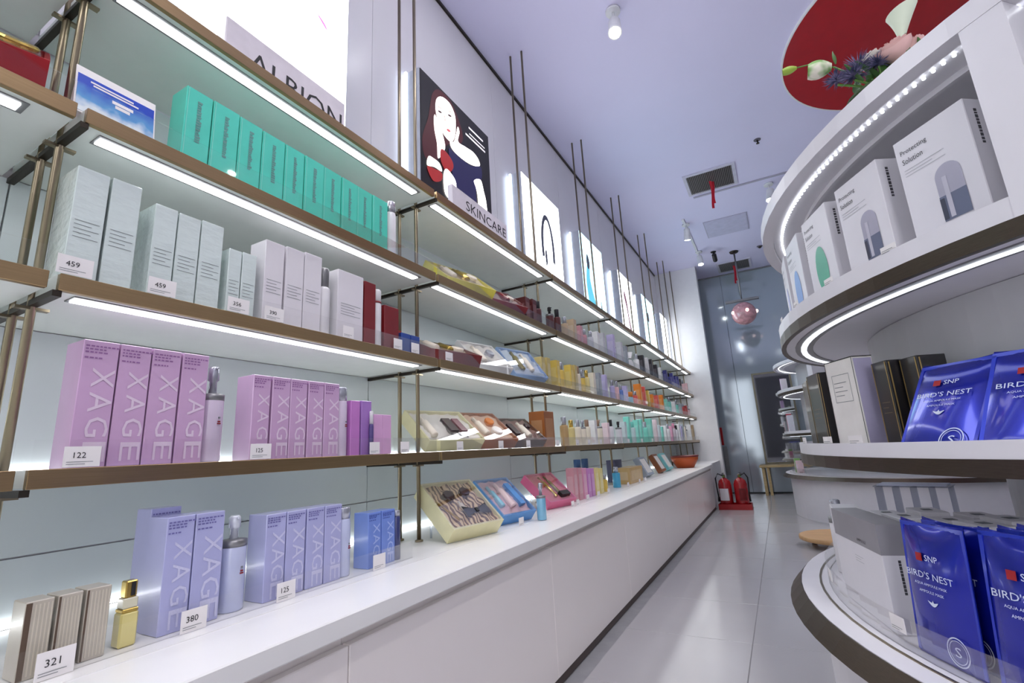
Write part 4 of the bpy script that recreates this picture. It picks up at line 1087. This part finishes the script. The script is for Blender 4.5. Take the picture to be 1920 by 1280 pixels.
black_carton('black gold-edged carton, second of two right of the white carton', isf(203.1, z, 1.10), 0.055, 0.21, 0.06)
# foil sachets
FOIL = mat('blue_foil', (24, 40, 180), 0.2, 0.55, coat=0.8, var=0.12, scale=9)
FOILE = mat('blue_foil_seal', (44, 66, 206), 0.28, 0.5, coat=0.6)
SNPW = mat('white_lettering', (222, 230, 250), 0.4)
def sachet(label, fr, w, h, tilt, bulge=0.012, full=True, grp='blue foil mask sachets', back=True):
    t = thing('mask_sachet', label, 'sachet', fr['loc'], fr['rotz'], grp)
    Tm = Matrix.Translation((0, 0, 0.001)) @ Matrix.Rotation(R(-tilt), 4, 'X')
    nx, nz = 12, 14
    vs = []; fs = []
    def yy(u, v):
        return -bulge * (1 - (2 * u - 1) ** 2) ** 0.8 * math.sin(math.pi * min(1, max(0, v))) ** 0.5
    for side in (0, 1):
        for j in range(nz + 1):
            for i_ in range(nx + 1):
                u, v = i_ / nx, j / nz
                yv = yy(u, v) if side == 0 else bulge * 0.6 * (1 - (2 * u - 1) ** 2) * math.sin(math.pi * v)
                vs.append((-w / 2 + w * u, yv + side * 0.0012, h * v + 0.006 * (2 * u - 1) ** 2 * (v > .99)))
    for side in (0, 1):
        o = side * (nx + 1) * (nz + 1)
        for j in range(nz):
            for i_ in range(nx):
                q = o + j * (nx + 1) + i_
                f = (q, q + 1, q + nx + 2, q + nx + 1)
                fs.append(f if side == 0 else f[::-1])
    mb = MB(); mb.add(vs, fs, M=Tm)
    mb.build('pouch', FOIL, t, smooth=True)
    mb = MB()
    for b in ((-w / 2, -w / 2 + 0.007, 0.004, h - 0.004), (w / 2 - 0.007, w / 2, 0.004, h - 0.004), (-w / 2, w / 2, h - 0.008, h)):
        mb.box(b[0], b[1], -0.0022, -0.0006, b[2], b[3], M=Tm)
    mb.build('seal_edge', FOILE, t)
    # print sits on a slightly curved patch: place each line at its own bulge depth
    def place(o, x, zz):
        y = min(yy((x + dx_ + w / 2) / w, (zz + dz_) / h) for dx_ in (-.02, 0, .02) for dz_ in (-.02, 0, .02)) - 0.0012
        o.matrix_basis = Tm @ Matrix.Translation((x, y, zz)) @ o.matrix_basis
    items = [('BIRD\'S NEST', 0, 0.62, 0.72, 0.05), ('AQUA AMPOULE MASK', 0.0, 0.55, 0.5, 0.022), ('AMPOULE MASK', 0.0, 0.50, 0.38, 0.02)]
    for s, x, zf, wf_, hf in items:
        o = text(t, s, 0, 0, SNPW, w=w * wf_, h=h * hf, y=0)
        place(o, x, h * zf)
    o = text(t, 'SNP', 0, 0, SNPW, w=w * 0.2, h=h * 0.045, y=0); place(o, w * 0.06, h * 0.75)
    o = flat('red_mark', rect(-w * .05, w * .05, -h * .03, h * .03), RED, t, 0); place(o, -w * .13, h * .75)
    o = shape(t, 'bird_mark', [(-0.012, 0.004), (-0.004, -0.003), (0.004, -0.004), (0.012, 0.004), (0.003, 0.002), (0, 0.006), (-0.003, 0.002)], SNPW, 0); place(o, 0, h * .42)
    for rr, hole in ((0.024, 0.0218), (0.019, 0.0178)):
        n_ = 32
        vv = [(q * math.cos(2 * math.pi * k / n_), 0, q * math.sin(2 * math.pi * k / n_)) for q in (rr, hole) for k in range(n_)]
        ff = [(k, (k + 1) % n_, n_ + (k + 1) % n_, n_ + k) for k in range(n_)]
        o = link('emblem_ring', newmesh('emblem_ring', vv, ff, SNPW), t); place(o, w * .24, h * .14)
    o = text(t, 'S', 0, 0, SNPW, w=0.013, h=0.016, y=0, name='emblem_letter'); place(o, w * .24, h * .14)
    if back:
        mb = MB()
        top = Tm @ Vector((0, 0.014, h * 0.75))
        mb.box(-w * .3, w * .3, top.y + 0.004, top.y + 0.007, 0.001, top.z)
        mb.build('rear_prop', ACRYLB, t)
    return t
sachet('blue foil mask sachet leaning on the middle island tier, left one', isf(209.3, z, 1.19, yaw=4), 0.155, 0.205, 30)
sachet('blue foil mask sachet leaning on the middle island tier at the photo edge', isf(217.4, z, 1.19, yaw=4), 0.155, 0.205, 30)
for k, th in enumerate((187.0, 196.5, 202.5)):
    price_tag('small price tag on middle island tier, %s from the left' % ORD[k], isf(th, 0.8765, 1.237), '', 0.05, 0.016)
# base tier
zb = 0.4705
GREYB = mat('warm_grey_carton', (150, 148, 154), 0.4)
t = carton('large white carton with grey upper band on the island base', 'carton', isf(192.6, zb, 1.19), 0.285, 0.225, 0.06, AMPW)
mb = MB(); mb.box(-0.1428, 0.1428, -0.0008, 0.0607, 0.16, 0.2255); mb.build('grey_band', GREYB, t)
text(t, 'AMPOULE', 0.04, 0.172, BLACK, w=0.055, h=0.007, y=-0.0016)
mb = MB()
zz = 0.15
for q in (6, 4, 7, 5, 6, 8, 5, 7, 6, 5):
    mb.box(0.1426, 0.1433, 0.029, 0.034, zz - q * 0.001, zz); zz -= q * 0.001 + 0.0012
mb.build('side_print', GREYT, t)['kind'] = 'stuff'
small_lines(t, -0.02, 0.03, 0.13, 3, mat('pale_grey_print'), 0.006, 0.0012)
t = carton('white and green carton at the left end of the island base', 'carton', isf(180.2, zb, 1.185), 0.15, 0.215, 0.07, AMPW)
mb = MB(); mb.box(0.0752, 0.0758, 0.004, 0.066, 0.004, 0.14); mb.build('green_side', mat('dark_green_side', (40, 78, 62), 0.4), t)
bottle('white pump bottle at the far left of the island base', 'pump bottle', isf(172.6, zb, 1.2), 0.028, 0.22, mat('white_bottle'), SILV, pump=True, name='pump_bottle')
for k, (th, r_, w) in enumerate(((186.5, 1.105, 0.10), (192.5, 1.105, 0.10), (198.5, 1.105, 0.10), (187, 1.02, 0.10), (193.5, 1.02, 0.10), (200, 1.02, 0.10), (189, 0.93, 0.10), (196.5, 0.93, 0.10), (204, 0.93, 0.11))):
    t = carton('white carton in the %s row behind the grey-banded carton, %s from the left' % (('second', 'third', 'fourth')[k // 3], ORD[k % 3]), 'carton', isf(th, zb, r_), w, 0.215 + 0.008 * (k % 2), 0.06, AMPW, 'white cartons stacked behind on the island base')
    mb = MB(); mb.box(-w * .4, w * .4, -0.0007, 0, 0.12, 0.16); mb.build('grey_label', GREYB, t)
    mb = MB(); mb.box(-w * .12, w * .12, 0.02, 0.04, 0.2155 + 0.008 * (k % 2), 0.2162 + 0.008 * (k % 2)); mb.build('top_print', GREYPR, t)
for k, (th, r_, tl) in enumerate(((206.6, 1.20, 4), (206.9, 1.165, 5), (214.6, 1.195, 6), (214.4, 1.16, 8), (214.2, 1.125, 10), (222.5, 1.19, 6))):
    sachet(('front blue foil sachet beside the grey-banded carton on the base', 'blue foil sachet right behind the front one on the base', 'blue foil sachet at the right edge, front of its stack', 'blue foil sachet at the right edge, middle of its stack', 'blue foil sachet at the right edge, rearmost of its stack', 'blue foil sachet on the base beyond the right edge stack')[k],
           isf(th, zb, r_), 0.15, 0.245 if k < 2 else 0.25, tl, 0.016, grp='blue foil sachets on the island base', back=False)
for k, th in enumerate((184.5, 202.4)):
    price_tag('small price tag on island base guard, %s from the left' % ORD[k], isf(th, 0.5, 1.2275), '', 0.045, 0.03)
# clear literature stand with leaflets on the base
t = thing('leaflet_stand', 'clear acrylic stand with blue edged leaflets on the island base', 'leaflet stand', (1.93, 2.20, zb), R(160))
mb = MB()
for k in range(5):
    mb.box(-0.10 + 0.05 * k - 0.0012, -0.10 + 0.05 * k + 0.0012, -0.05, 0.05, 0.0005, 0.235)
mb.build('divider', ACRYLB, t)
box('tray', (-0.105, 0.105, -0.055, 0.055, 0.2355, 0.239), ACRYLB, t)
box('leaflet', (-0.095, 0.095, -0.045, 0.045, 0.2395, 0.244), mat('leaflet_blue', (206, 212, 232), 0.5), t)

# far island goods
FARG = [(178, 1.40, 0.10, 0.20, (214, 180, 222), 'lilac pink carton on the top tier of the far island'),
        (186, 1.40, 0.10, 0.18, (230, 222, 230), 'white carton on the top tier of the far island'),
        (172, 0.92, 0.10, 0.26, (226, 220, 226), 'white carton on the middle tier of the far island'),
        (179, 0.92, 0.08, 0.24, (186, 60, 76), 'red carton on the middle tier of the far island'),
        (186, 0.92, 0.10, 0.22, (220, 220, 230), 'pale grey carton on the middle tier of the far island'),
        (176, 0.47, 0.10, 0.13, (222, 150, 176), 'pink carton on the base of the far island'),
        (183, 0.47, 0.09, 0.16, (140, 190, 110), 'green carton on the base of the far island'),
        (190, 0.47, 0.10, 0.14, (232, 206, 210), 'blush carton on the base of the far island')]
for k, (th, z_, w, h, c, lab) in enumerate(FARG):
    t = carton(lab, 'carton', isf(th, z_ + 0.0005, 1.19, 2.838, FY), w, h, 0.06, mat('farisl_%d' % k, c, 0.4), 'cartons on the far island')
    flat('front_label', rect(-w * .35, w * .35, h * .3, h * .7), mat('pale_print'), t)

# ------------------------------------------------------------------ flowers on the island roof
fz = 1.545 + 0.032
t = thing('flower_arrangement', 'bouquet of thistles, pink roses and a white calla on island roof', 'flowers', (1.86, 1.16, fz))
GRN = mat('stem_green', (96, 140, 60), 0.5)
LEAF = mat('leaf_green', (70, 110, 52), 0.5)
def P3(x, y, z):
    return (x - 1.86, y - 1.16, z - fz)
def fstem(p, r=0.0025, name='stem', m=GRN, base=None):
    b = Vector(base or (0.0, 0.01, 0.002))
    p = Vector(p)
    mid = (b + p) / 2 + Vector((0, 0, 0.015))
    tube(name, [b, mid, p], r, m, t, 6)
def petal_rose(c, r, m, seed):
    rr = random.Random(seed)
    mb = MB()
    n = 20
    for li, (f, top) in enumerate(((1.0, 0.75), (0.8, 0.95), (0.58, 1.08), (0.36, 1.15), (0.16, 1.18))):
        ph = rr.uniform(0, 6.28)
        vs = []; fs = []
        for j in range(6):
            v = j / 5
            for k in range(n):
                a = 2 * math.pi * k / n
                wob = 1 + 0.12 * math.sin((3 + li % 2) * a + ph) * v
                rad = r * f * (0.25 + 0.75 * math.sin(math.pi * 0.55 * v)) * wob
                vs.append((rad * math.cos(a), rad * math.sin(a), r * (-0.5 + (0.5 + top * 0.75) * v + 0.08 * math.sin((3 + li % 2) * a + ph) * v)))
        for j in range(5):
            for k in range(n):
                k2 = (k + 1) % n
                fs.append((j * n + k, j * n + k2, (j + 1) * n + k2, (j + 1) * n + k))
        mb.add(vs, fs, M=Matrix.Translation(c) @ Matrix.Rotation(R(25), 4, 'X') @ Matrix.Rotation(R(-15), 4, 'Y'))
    return mb.build('rose', m, t, smooth=True)
def thistle(c, r, seed):
    rr = random.Random(seed)
    mb = MB()
    for k in range(110):
        z = rr.uniform(-0.5, 1); a = rr.uniform(0, 2 * math.pi)
        s = math.sqrt(max(0, 1 - z * z))
        d = Vector((s * math.cos(a), s * math.sin(a), z))
        q = d.to_track_quat('Z', 'Y').to_matrix().to_4x4()
        L = r * rr.uniform(.85, 1.1)
        mb.add([(-.0022, 0, 0), (.0011, .002, 0), (.0011, -.002, 0), (0, 0, L)], [(0, 1, 3), (1, 2, 3), (2, 0, 3)], M=Matrix.Translation(c) @ q)
    mb.build('thistle', pattern_mat('thistle_blue', (58, 62, 96), (130, 122, 160), 'noise', 60, (0.4, 0.6)), t)
def leafblade(p, ang, L, w, m, tilt=50, name='leaf'):
    vs = []; fs = []
    for j in range(6):
        v = j / 5
        hw = w * math.sin(math.pi * (0.08 + .9 * v)) * .5
        vs += [(-hw, 0.15 * L * v * v, L * v), (0, 0.15 * L * v * v - .003, L * v), (hw, 0.15 * L * v * v, L * v)]
    for j in range(5):
        q = j * 3
        fs += [(q, q + 1, q + 4, q + 3), (q + 1, q + 2, q + 5, q + 4)]
    M_ = Matrix.Translation(p) @ Matrix.Rotation(ang, 4, 'Z') @ Matrix.Rotation(R(tilt), 4, 'X')
    mb = MB(); mb.add(vs, fs, M=M_); mb.build(name, m, t, smooth=True)
thistle(P3(1.822, 1.16, 1.672), 0.036, 1); fstem(P3(1.822, 1.16, 1.66))
thistle(P3(1.778, 1.15, 1.652), 0.028, 2); fstem(P3(1.778, 1.15, 1.64))
thistle(P3(1.806, 1.14, 1.642), 0.030, 3); fstem(P3(1.806, 1.14, 1.632))
thistle(P3(1.85, 1.14, 1.652), 0.026, 4); fstem(P3(1.85, 1.14, 1.645))
ROSE = mat('rose_pink', (234, 190, 184), 0.5)
WROSE = mat('rose_white', (236, 232, 222), 0.5)
petal_rose(P3(1.884, 1.145, 1.662), 0.032, ROSE, 5); fstem(P3(1.884, 1.145, 1.665))
petal_rose(P3(1.915, 1.16, 1.668), 0.026, ROSE, 6); fstem(P3(1.915, 1.16, 1.665))
petal_rose(P3(1.851, 1.175, 1.678), 0.028, WROSE, 7); fstem(P3(1.851, 1.175, 1.675))
# calla
vs = []; fs = []
n = 20
for j in range(8):
    v = j / 7
    rad = 0.005 + 0.022 * v ** 1.4
    for k in range(n):
        a = 2 * math.pi * k / n
        vs.append((rad * math.cos(a), rad * math.sin(a), 0.075 * v + 0.012 * v * v * math.cos(a)))
for j in range(7):
    for k in range(n):
        k2 = (k + 1) % n
        fs.append((j * n + k, j * n + k2, (j + 1) * n + k2, (j + 1) * n + k))
mb = MB(); mb.add(vs, fs, M=Matrix.Translation(P3(1.902, 1.16, 1.694)) @ Matrix.Rotation(R(10), 4, 'Y'))
mb.build('calla_flower', mat('calla_white', (226, 238, 214), 0.4), t, smooth=True)
tube('calla_spadix', [P3(1.902, 1.16, 1.70), P3(1.908, 1.16, 1.745)], 0.003, mat('spadix_yellow', (220, 190, 80), 0.5), t, 6)
fstem(P3(1.902, 1.16, 1.698), 0.004)
# lisianthus half open and bud reaching left
def cupflower(c, L, r, ang, m, name):
    vs = []; fs = []
    for j in range(7):
        v = j / 6
        rad = r * math.sin(math.pi * (0.12 + .6 * v))
        for k in range(12):
            a = 2 * math.pi * k / 12
            rr_ = rad * (1 + .14 * math.cos(3 * a) * v)
            vs.append((rr_ * math.cos(a), rr_ * math.sin(a), L * v))
    for j in range(6):
        for k in range(12):
            k2 = (k + 1) % 12
            fs.append((j * 12 + k, j * 12 + k2, (j + 1) * 12 + k2, (j + 1) * 12 + k))
    mb = MB(); mb.add(vs, fs, M=Matrix.Translation(c) @ Matrix.Rotation(ang, 4, 'Y')); mb.build(name, m, t, smooth=True)
cupflower(P3(1.775, 1.15, 1.688), 0.045, 0.02, R(-80), pattern_mat('lisianthus', (120, 172, 84), (240, 236, 218), 'noise', 28, (0.42, 0.58)), 'lisianthus')
cupflower(P3(1.712, 1.15, 1.716), 0.028, 0.009, R(-88), mat('bud_green', (158, 186, 70), 0.5), 'bud')
tube('stem', [P3(1.80, 1.15, 1.66), P3(1.775, 1.15, 1.688), P3(1.74, 1.15, 1.712), P3(1.712, 1.15, 1.716)], 0.0014, GRN, t, 6)
tube('stem', [P3(1.84, 1.15, 1.60), P3(1.80, 1.15, 1.66), P3(1.778, 1.15, 1.686)], 0.002, GRN, t, 6)
for k in range(12):
    rr = random.Random(k)
    leafblade(P3(1.81 + 0.011 * k, 1.15 + rr.uniform(-.02, .03), 1.60 + rr.uniform(0, .025)), rr.uniform(0, 6.28), rr.uniform(.05, .08), .018, LEAF, rr.uniform(10, 60))
cupflower(P3(1.945, 1.16, 1.66), 0.035, 0.010, R(35), mat('cream_bud', (226, 206, 150), 0.5), 'bud')
fstem(P3(1.945, 1.16, 1.662))
leafblade(P3(1.783, 1.15, 1.69), 0.3, 0.035, 0.008, LEAF, 5)
lathe('bowl', [(0.05, 0.001), (0.07, 0.012), (0.072, 0.02), (0.05, 0.018)], mat('moss_base', (52, 74, 44), 0.9), t, (0.0, 0.01, 0))

# ------------------------------------------------------------------ ceiling
t = thing('ceiling_disc', 'large round red disc mounted on the white ceiling', 'ceiling disc', (3.02, 4.06, CEIL))
lathe('disc', [(1.0, -0.02), (1.0, -0.001)], RED, t, seg=96)
ring('rim', WHITE, t, 1.001, 1.012, -0.022, -0.001)
SPOTW = mat('spot_white', (226, 226, 230), 0.35)
SPOTE = mat('spot_lens', (255, 252, 245), 0.5, emit=30.0, var=0)
def spot(label, x, y, ax, ay, watts, vis=True, size=70, az=0):
    """track spotlight: mount on the ceiling at (x, y), aimed at (ax, ay, az)"""
    t = thing('spotlight', label, 'spotlight', (x, y, CEIL), 0, 'ceiling spotlights')
    lathe('mount', [(0.05, -0.02), (0.05, -0.001)], SPOTW, t, seg=20)
    tube('stem', [(0, 0, -0.02), (0, 0, -0.10)], 0.009, SPOTW, t, 8)
    d = (Vector((ax, ay, az)) - Vector((x, y, CEIL - 0.14))).normalized()
    q = d.to_track_quat('Z', 'Y').to_matrix().to_4x4()
    M_ = Matrix.Translation((0, 0, -0.13)) @ q
    v, f = lathegeo([(0.028, -0.06), (0.04, -0.055), (0.045, 0.09), (0.047, 0.095), (0.040, 0.096)], 24, M_)
    link('head', newmesh('head', v, f, SPOTW), t)
    v, f = lathegeo([(0.037, 0.0965), (0.037, 0.098)], 24, M_)
    link('lens', newmesh('lens', v, f, SPOTE), t)
    ld = bpy.data.lights.new('spot_beam', 'SPOT')
    ld.energy = watts
    ld.spot_size = R(size)
    ld.spot_blend = 0.6
    ld.shadow_soft_size = 0.05
    ld.color = (1.0, 0.97, 0.95)
    lo = bpy.data.objects.new('spot_beam', ld)
    COL.objects.link(lo)
    lo.parent = t
    lo.location = Vector((0, 0, -0.13)) + d * 0.115
    lo.rotation_euler = d.to_track_quat('-Z', 'Y').to_euler()
    return t
SP = [('white ceiling spotlight at the top of the photo', 0.985, 2.80, 1.15, 1.3),
      ('white ceiling spotlight beside the island roof edge', 1.88, 6.05, 1.3, 5.0),
      ('nearer white spotlight of the pair on the ceiling track', 0.85, 6.6, 0.62, 7.3),
      ('farther white spotlight of the pair on the ceiling track', 0.86, 7.75, 1.1, 7.0),
      ('white ceiling spotlight above the aisle behind the camera', 1.0, -0.6, 0.9, 0.3),
      ('white ceiling spotlight above the island centre', 3.4, 2.4, 3.4, 1.2),
      ('white ceiling spotlight between the two islands', 3.1, 5.4, 0.66, 4.2),
      ('white ceiling spotlight over the aisle near the camera', 2.0, 0.4, 0.66, 1.3),
      ('white ceiling spotlight behind the camera on the right', 2.8, -1.2, 1.8, -0.2)]
for k, (lab, x, y, ax, ay) in enumerate(SP):
    spot(lab, x, y, ax, ay, SPOT_WATTS * (2.0 if 'near the camera' in lab or 'between the two' in lab else 1.0), az=1.2 if k == 2 else 0.0)
t = thing('light_track', 'short white ceiling track between the pair of spotlights', 'light track', (0, 0, 0))
box('rail', (0.825, 0.857, 6.4, 8.0, CEIL - 0.018, CEIL - 0.001), SPOTW, t, 0.002)

def vent(label, x0, x1, y0, y1):
    t = thing('air_vent', label, 'air vent', (x0, y0, CEIL))
    w, l = x1 - x0, y1 - y0
    mb = MB()
    fr = 0.035
    for b in ((-fr, w + fr, -fr, 0), (-fr, w + fr, l, l + fr), (-fr, 0, 0, l), (w, w + fr, 0, l)):
        mb.box(b[0], b[1], b[2], b[3], -0.014, -0.001)
    mb.build('frame', mat('vent_frame', (206, 203, 220), 0.5), t)
    box('shade_sheet', (0, w, 0, l, -0.003, -0.001), mat('vent_shade', (70, 66, 66), 0.8), t)  # flat dark sheet, paints the shade behind the slats
    n = 26
    sm = boxmesh('slat', (-0.0045, 0.0045, 0, l, -0.012, -0.004), mat('vent_slat', (128, 124, 124), 0.4, 0.3))
    for k in range(n):
        link('slat', sm, t, (w * (k + .5) / n, 0, 0), (0, R(0), 0))
    return t
vent('grey slatted ceiling vent with red ribbon, nearer one', 1.055, 1.53, 5.33, 5.77)
vent('grey slatted ceiling vent with red ribbon by the glass wall', 1.065, 1.53, 8.55, 9.0)
RIB = mat('ribbon_red', (196, 24, 48), 0.5)
def ribbon(label, x, y, L):
    t = thing('ribbon', label, 'ribbon', (x, y, CEIL), 0, 'red ribbons on the vents')
    for s, dx in ((0, -0.008), (1, 0.010)):
        vs = []; fs = []
        for k in range(13):
            v = k / 12
            ox = dx + 0.008 * math.sin(v * 5 + s)
            oy = 0.03 * math.sin(v * 3 + s * 1.3)
            vs += [(ox - 0.013, oy, -0.013 - L * v * (1 - .12 * s)), (ox + 0.013, oy + 0.006, -0.013 - L * v * (1 - .12 * s))]
        for k in range(12):
            q = k * 2
            fs.append((q, q + 1, q + 3, q + 2))
        mb = MB(); mb.add(vs, fs); mb.build('strip', RIB, t, smooth=True)
ribbon('red ribbon hanging from the nearer vent', 1.295, 5.55, 0.34)
ribbon('red ribbon hanging from the vent by the glass wall', 1.295, 8.75, 0.32)
t = thing('ceiling_hatch', 'pale square access hatch in the ceiling beyond the vent', 'hatch', (1.06, 6.68, CEIL))
box('panel', (0.012, 0.543, 0.012, 0.588, -0.010, -0.001), mat('hatch_paint', (200, 197, 222), 0.7), t, 0.002)
mb = MB()
for b in ((0, 0.555, 0, 0.0115), (0, 0.555, 0.5885, 0.6), (0, 0.0115, 0.0115, 0.5885), (0.5435, 0.555, 0.0115, 0.5885)):
    mb.box(*b, -0.006, -0.001)
mb.build('frame', mat('hatch_frame', (182, 178, 200), 0.6), t)
t = thing('sprinkler', 'small dark sprinkler head on the ceiling near the red disc', 'sprinkler', (1.80, 5.01, CEIL))
lathe('escutcheon', [(0.032, -0.006), (0.034, -0.001)], mat('sprinkler_grey', (120, 116, 130), 0.4, 0.4), t, seg=20)
lathe('head', [(0.004, -0.045), (0.016, -0.043), (0.016, -0.04), (0.006, -0.035), (0.008, -0.006)], DARKM, t, seg=14)
t = thing('smoke_detector', 'small dark ceiling detector near the upper island curve', 'detector', (1.72, 8.1, CEIL))
lathe('base', [(0.035, -0.012), (0.045, -0.001)], mat('sprinkler_grey'), t, seg=20)
lathe('dome', [(0.012, -0.034), (0.022, -0.026), (0.024, -0.0125)], DARKM, t, seg=16)
t = thing('security_camera', 'small black security camera hanging from the ceiling', 'security camera', (1.06, 7.9, CEIL))
lathe('mount', [(0.04, -0.012), (0.042, -0.001)], BLACK, t, seg=18)
tube('arm', [(0, 0, -0.012), (0.02, -0.01, -0.06), (0.01, -0.03, -0.09)], 0.01, BLACK, t)
v, f = lathegeo([(0.03, -0.07), (0.034, -0.06), (0.034, 0.06), (0.026, 0.07)], 18, Matrix.Translation((0.01, -0.04, -0.115)) @ Matrix.Rotation(R(60), 4, 'X'))
link('body', newmesh('body', v, f, BLACK), t)

# pendant with pink globe near the glass wall
t = thing('pendant_lamp', 'pink glass globe pendant with grey arms before the glass wall', 'pendant lamp', (1.345, 8.1, CEIL))
lathe('canopy', [(0.06, -0.02), (0.07, -0.001)], DARKM, t, seg=20)
tube('rod', [(0, 0, -0.02), (0, 0, -0.80)], 0.012, GREYM, t)
box('arm_bar', (-0.24, 0.24, -0.03, 0.03, -0.835, -0.80), GREYM, t, 0.004)
PG = mat('pink_globe', (206, 150, 156), 0.12, 0.0, coat=1.0, var=0.25, scale=20)
vv = [(0.18 * math.cos(R(a)), -1.03 + 0.18 * math.sin(R(a))) for a in range(-85, 90, 10)]
lathe('globe', vv, PG, t, seg=28)
for k in range(5):
    a = 2 * math.pi * k / 5
    bl = lathe('bulb', [(0.004, -0.03), (0.022, -0.015), (0.025, 0.0), (0.018, 0.02), (0.006, 0.026)], mat('bulb_glow', (255, 214, 206), 0.3, emit=2.0), t, (0.18 * math.cos(a), 0.18 * math.sin(a), -1.02), seg=12)

# ------------------------------------------------------------------ far end: extinguishers, mirror, console
t = thing('extinguisher_tray', 'open red metal box holding fire extinguishers on the floor', 'box', (0.90, 7.22, 0))
mb = MB()
mb.box(-0.20, 0.20, -0.11, 0.11, 0.0, 0.012)
mb.box(-0.20, -0.194, -0.11, 0.11, 0.012, 0.07); mb.box(0.194, 0.20, -0.11, 0.11, 0.012, 0.07)
mb.box(-0.194, 0.194, -0.11, -0.104, 0.012, 0.07); mb.box(-0.194, 0.194, 0.104, 0.11, 0.012, 0.07)
mb.build('tray', RED, t)
XR = mat('extinguisher_red', (170, 18, 26), 0.22, coat=0.6)
for k, dx in enumerate((-0.10, 0.09)):
    t = thing('fire_extinguisher', ('red fire extinguisher with white label, left of the two', 'red fire extinguisher with bare red body, right of the two')[k], 'fire extinguisher', (0.90 + dx, 7.22, 0.0125), R(20 * k), 'two fire extinguishers')
    r_ = 0.083
    lathe('cylinder', [(r_ * .94, 0.001), (r_, 0.012), (r_, 0.30), (r_ * .85, 0.345), (r_ * .45, 0.375), (0.02, 0.385)], XR, t, seg=28)
    lathe('valve', [(0.018, 0.3855), (0.02, 0.42), (0.012, 0.43)], BRASS, t, seg=14)
    box('lever', (-0.012, 0.012, -0.10, 0.02, 0.445, 0.453), BLACK, t, 0.002, rot=(R(8), 0, 0))
    box('handle', (-0.012, 0.012, -0.09, 0.02, 0.418, 0.426), BLACK, t, 0.002)
    sg = -1 if k == 0 else 1
    tube('hose', [(0.015 * sg, 0, 0.41), (0.07 * sg, 0, 0.44), (0.105 * sg, 0, 0.38), (0.10 * sg, 0, 0.24), (0.095 * sg, 0, 0.14)], 0.009, BLACK, t)
    tube('nozzle', [(0.095 * sg, 0, 0.14), (0.093 * sg, 0, 0.08)], 0.012, BLACK, t, r1=0.017)
    lathe('gauge', [(0.014, -0.004), (0.014, 0.004)], mat('gauge_green', (110, 150, 70), 0.4), t, (0.0, -0.022, 0.405), (R(90), 0, 0), seg=14)
    ring('label', CARD if k == 0 else mat('label_dark_red', (120, 12, 20), 0.4), t, r_ + 0.0004, r_ + 0.0012, 0.10, 0.25, 215 if k == 0 else 235, 300, seg=14)
t = thing('framed_mirror', 'tall mirror in a champagne frame standing on the console by glass wall', 'mirror', (1.56, 9.12, 0.462), 0)
fw, fh = 0.58, 1.50
mb = MB()
for b in ((-fw / 2, -fw / 2 + 0.028, 0, fh), (fw / 2 - 0.028, fw / 2, 0, fh), (-fw / 2 + 0.028, fw / 2 - 0.028, 0, 0.028), (-fw / 2 + 0.028, fw / 2 - 0.028, fh - 0.028, fh)):
    mb.box(b[0], b[1], -0.02, 0.02, b[2], b[3])
mb.build('frame', mat('frame_olive', (120, 116, 100), 0.35, 0.7), t)
box('mirror_glass', (-fw / 2 + 0.0285, fw / 2 - 0.0285, -0.004, 0.0, 0.029, fh - 0.029), mat('mirror_silver', (205, 210, 210), 0.03, 1.0, var=0), t)
OAK = mat('pale_oak', (196, 172, 124), 0.45, var=0.12, scale=10, stretch=(1, 1, 8))
t = thing('console_table', 'small pale oak console table under the framed mirror', 'table', (1.50, 9.0, 0))
box('tabletop', (-0.32, 0.42, -0.16, 0.18, 0.425, 0.46), OAK, t, 0.003)
for x, y in ((-0.27, -0.12), (-0.20, -0.12), (0.36, -0.12), (-0.27, 0.13), (0.36, 0.13)):
    box('leg', (x - 0.02, x + 0.02, y - 0.02, y + 0.02, 0, 0.4245), OAK, t, 0.002)
t = thing('hydrant_sign', 'small red fire sign plate on the tinted glass beside the white end wall', 'sign', (0.63, 9.198, 0.80))
box('plate', (-0.05, 0.05, -0.008, 0, 0, 0.30), RED, t, 0.002)
box('base_plate', (-0.07, 0.09, -0.006, 0, -0.5, -0.02), mat('sign_grey', (130, 132, 132), 0.5), t)
t = thing('linear_lamp', 'white angular linear ceiling lamp mirrored in the tinted glass wall', 'ceiling lamp', (0, 0, 0))
LIN = mat('linear_glow', (250, 250, 255), 0.5, emit=LINEAR_STRENGTH, var=0)
for nm, b in (('housing_long', (0.82, 0.92, 0.7, 2.2)), ('housing_short', (0.921, 1.36, 2.1, 2.2))):
    o = box(nm, (b[0], b[1], b[2], b[3], CEIL - 0.05, CEIL - 0.001), SPOTW, t, 0.002)
    box('diffuser', (b[0] + 0.01, b[1] - 0.01, b[2] + 0.01, b[3] - 0.01, CEIL - 0.056, CEIL - 0.0505), LIN, o)
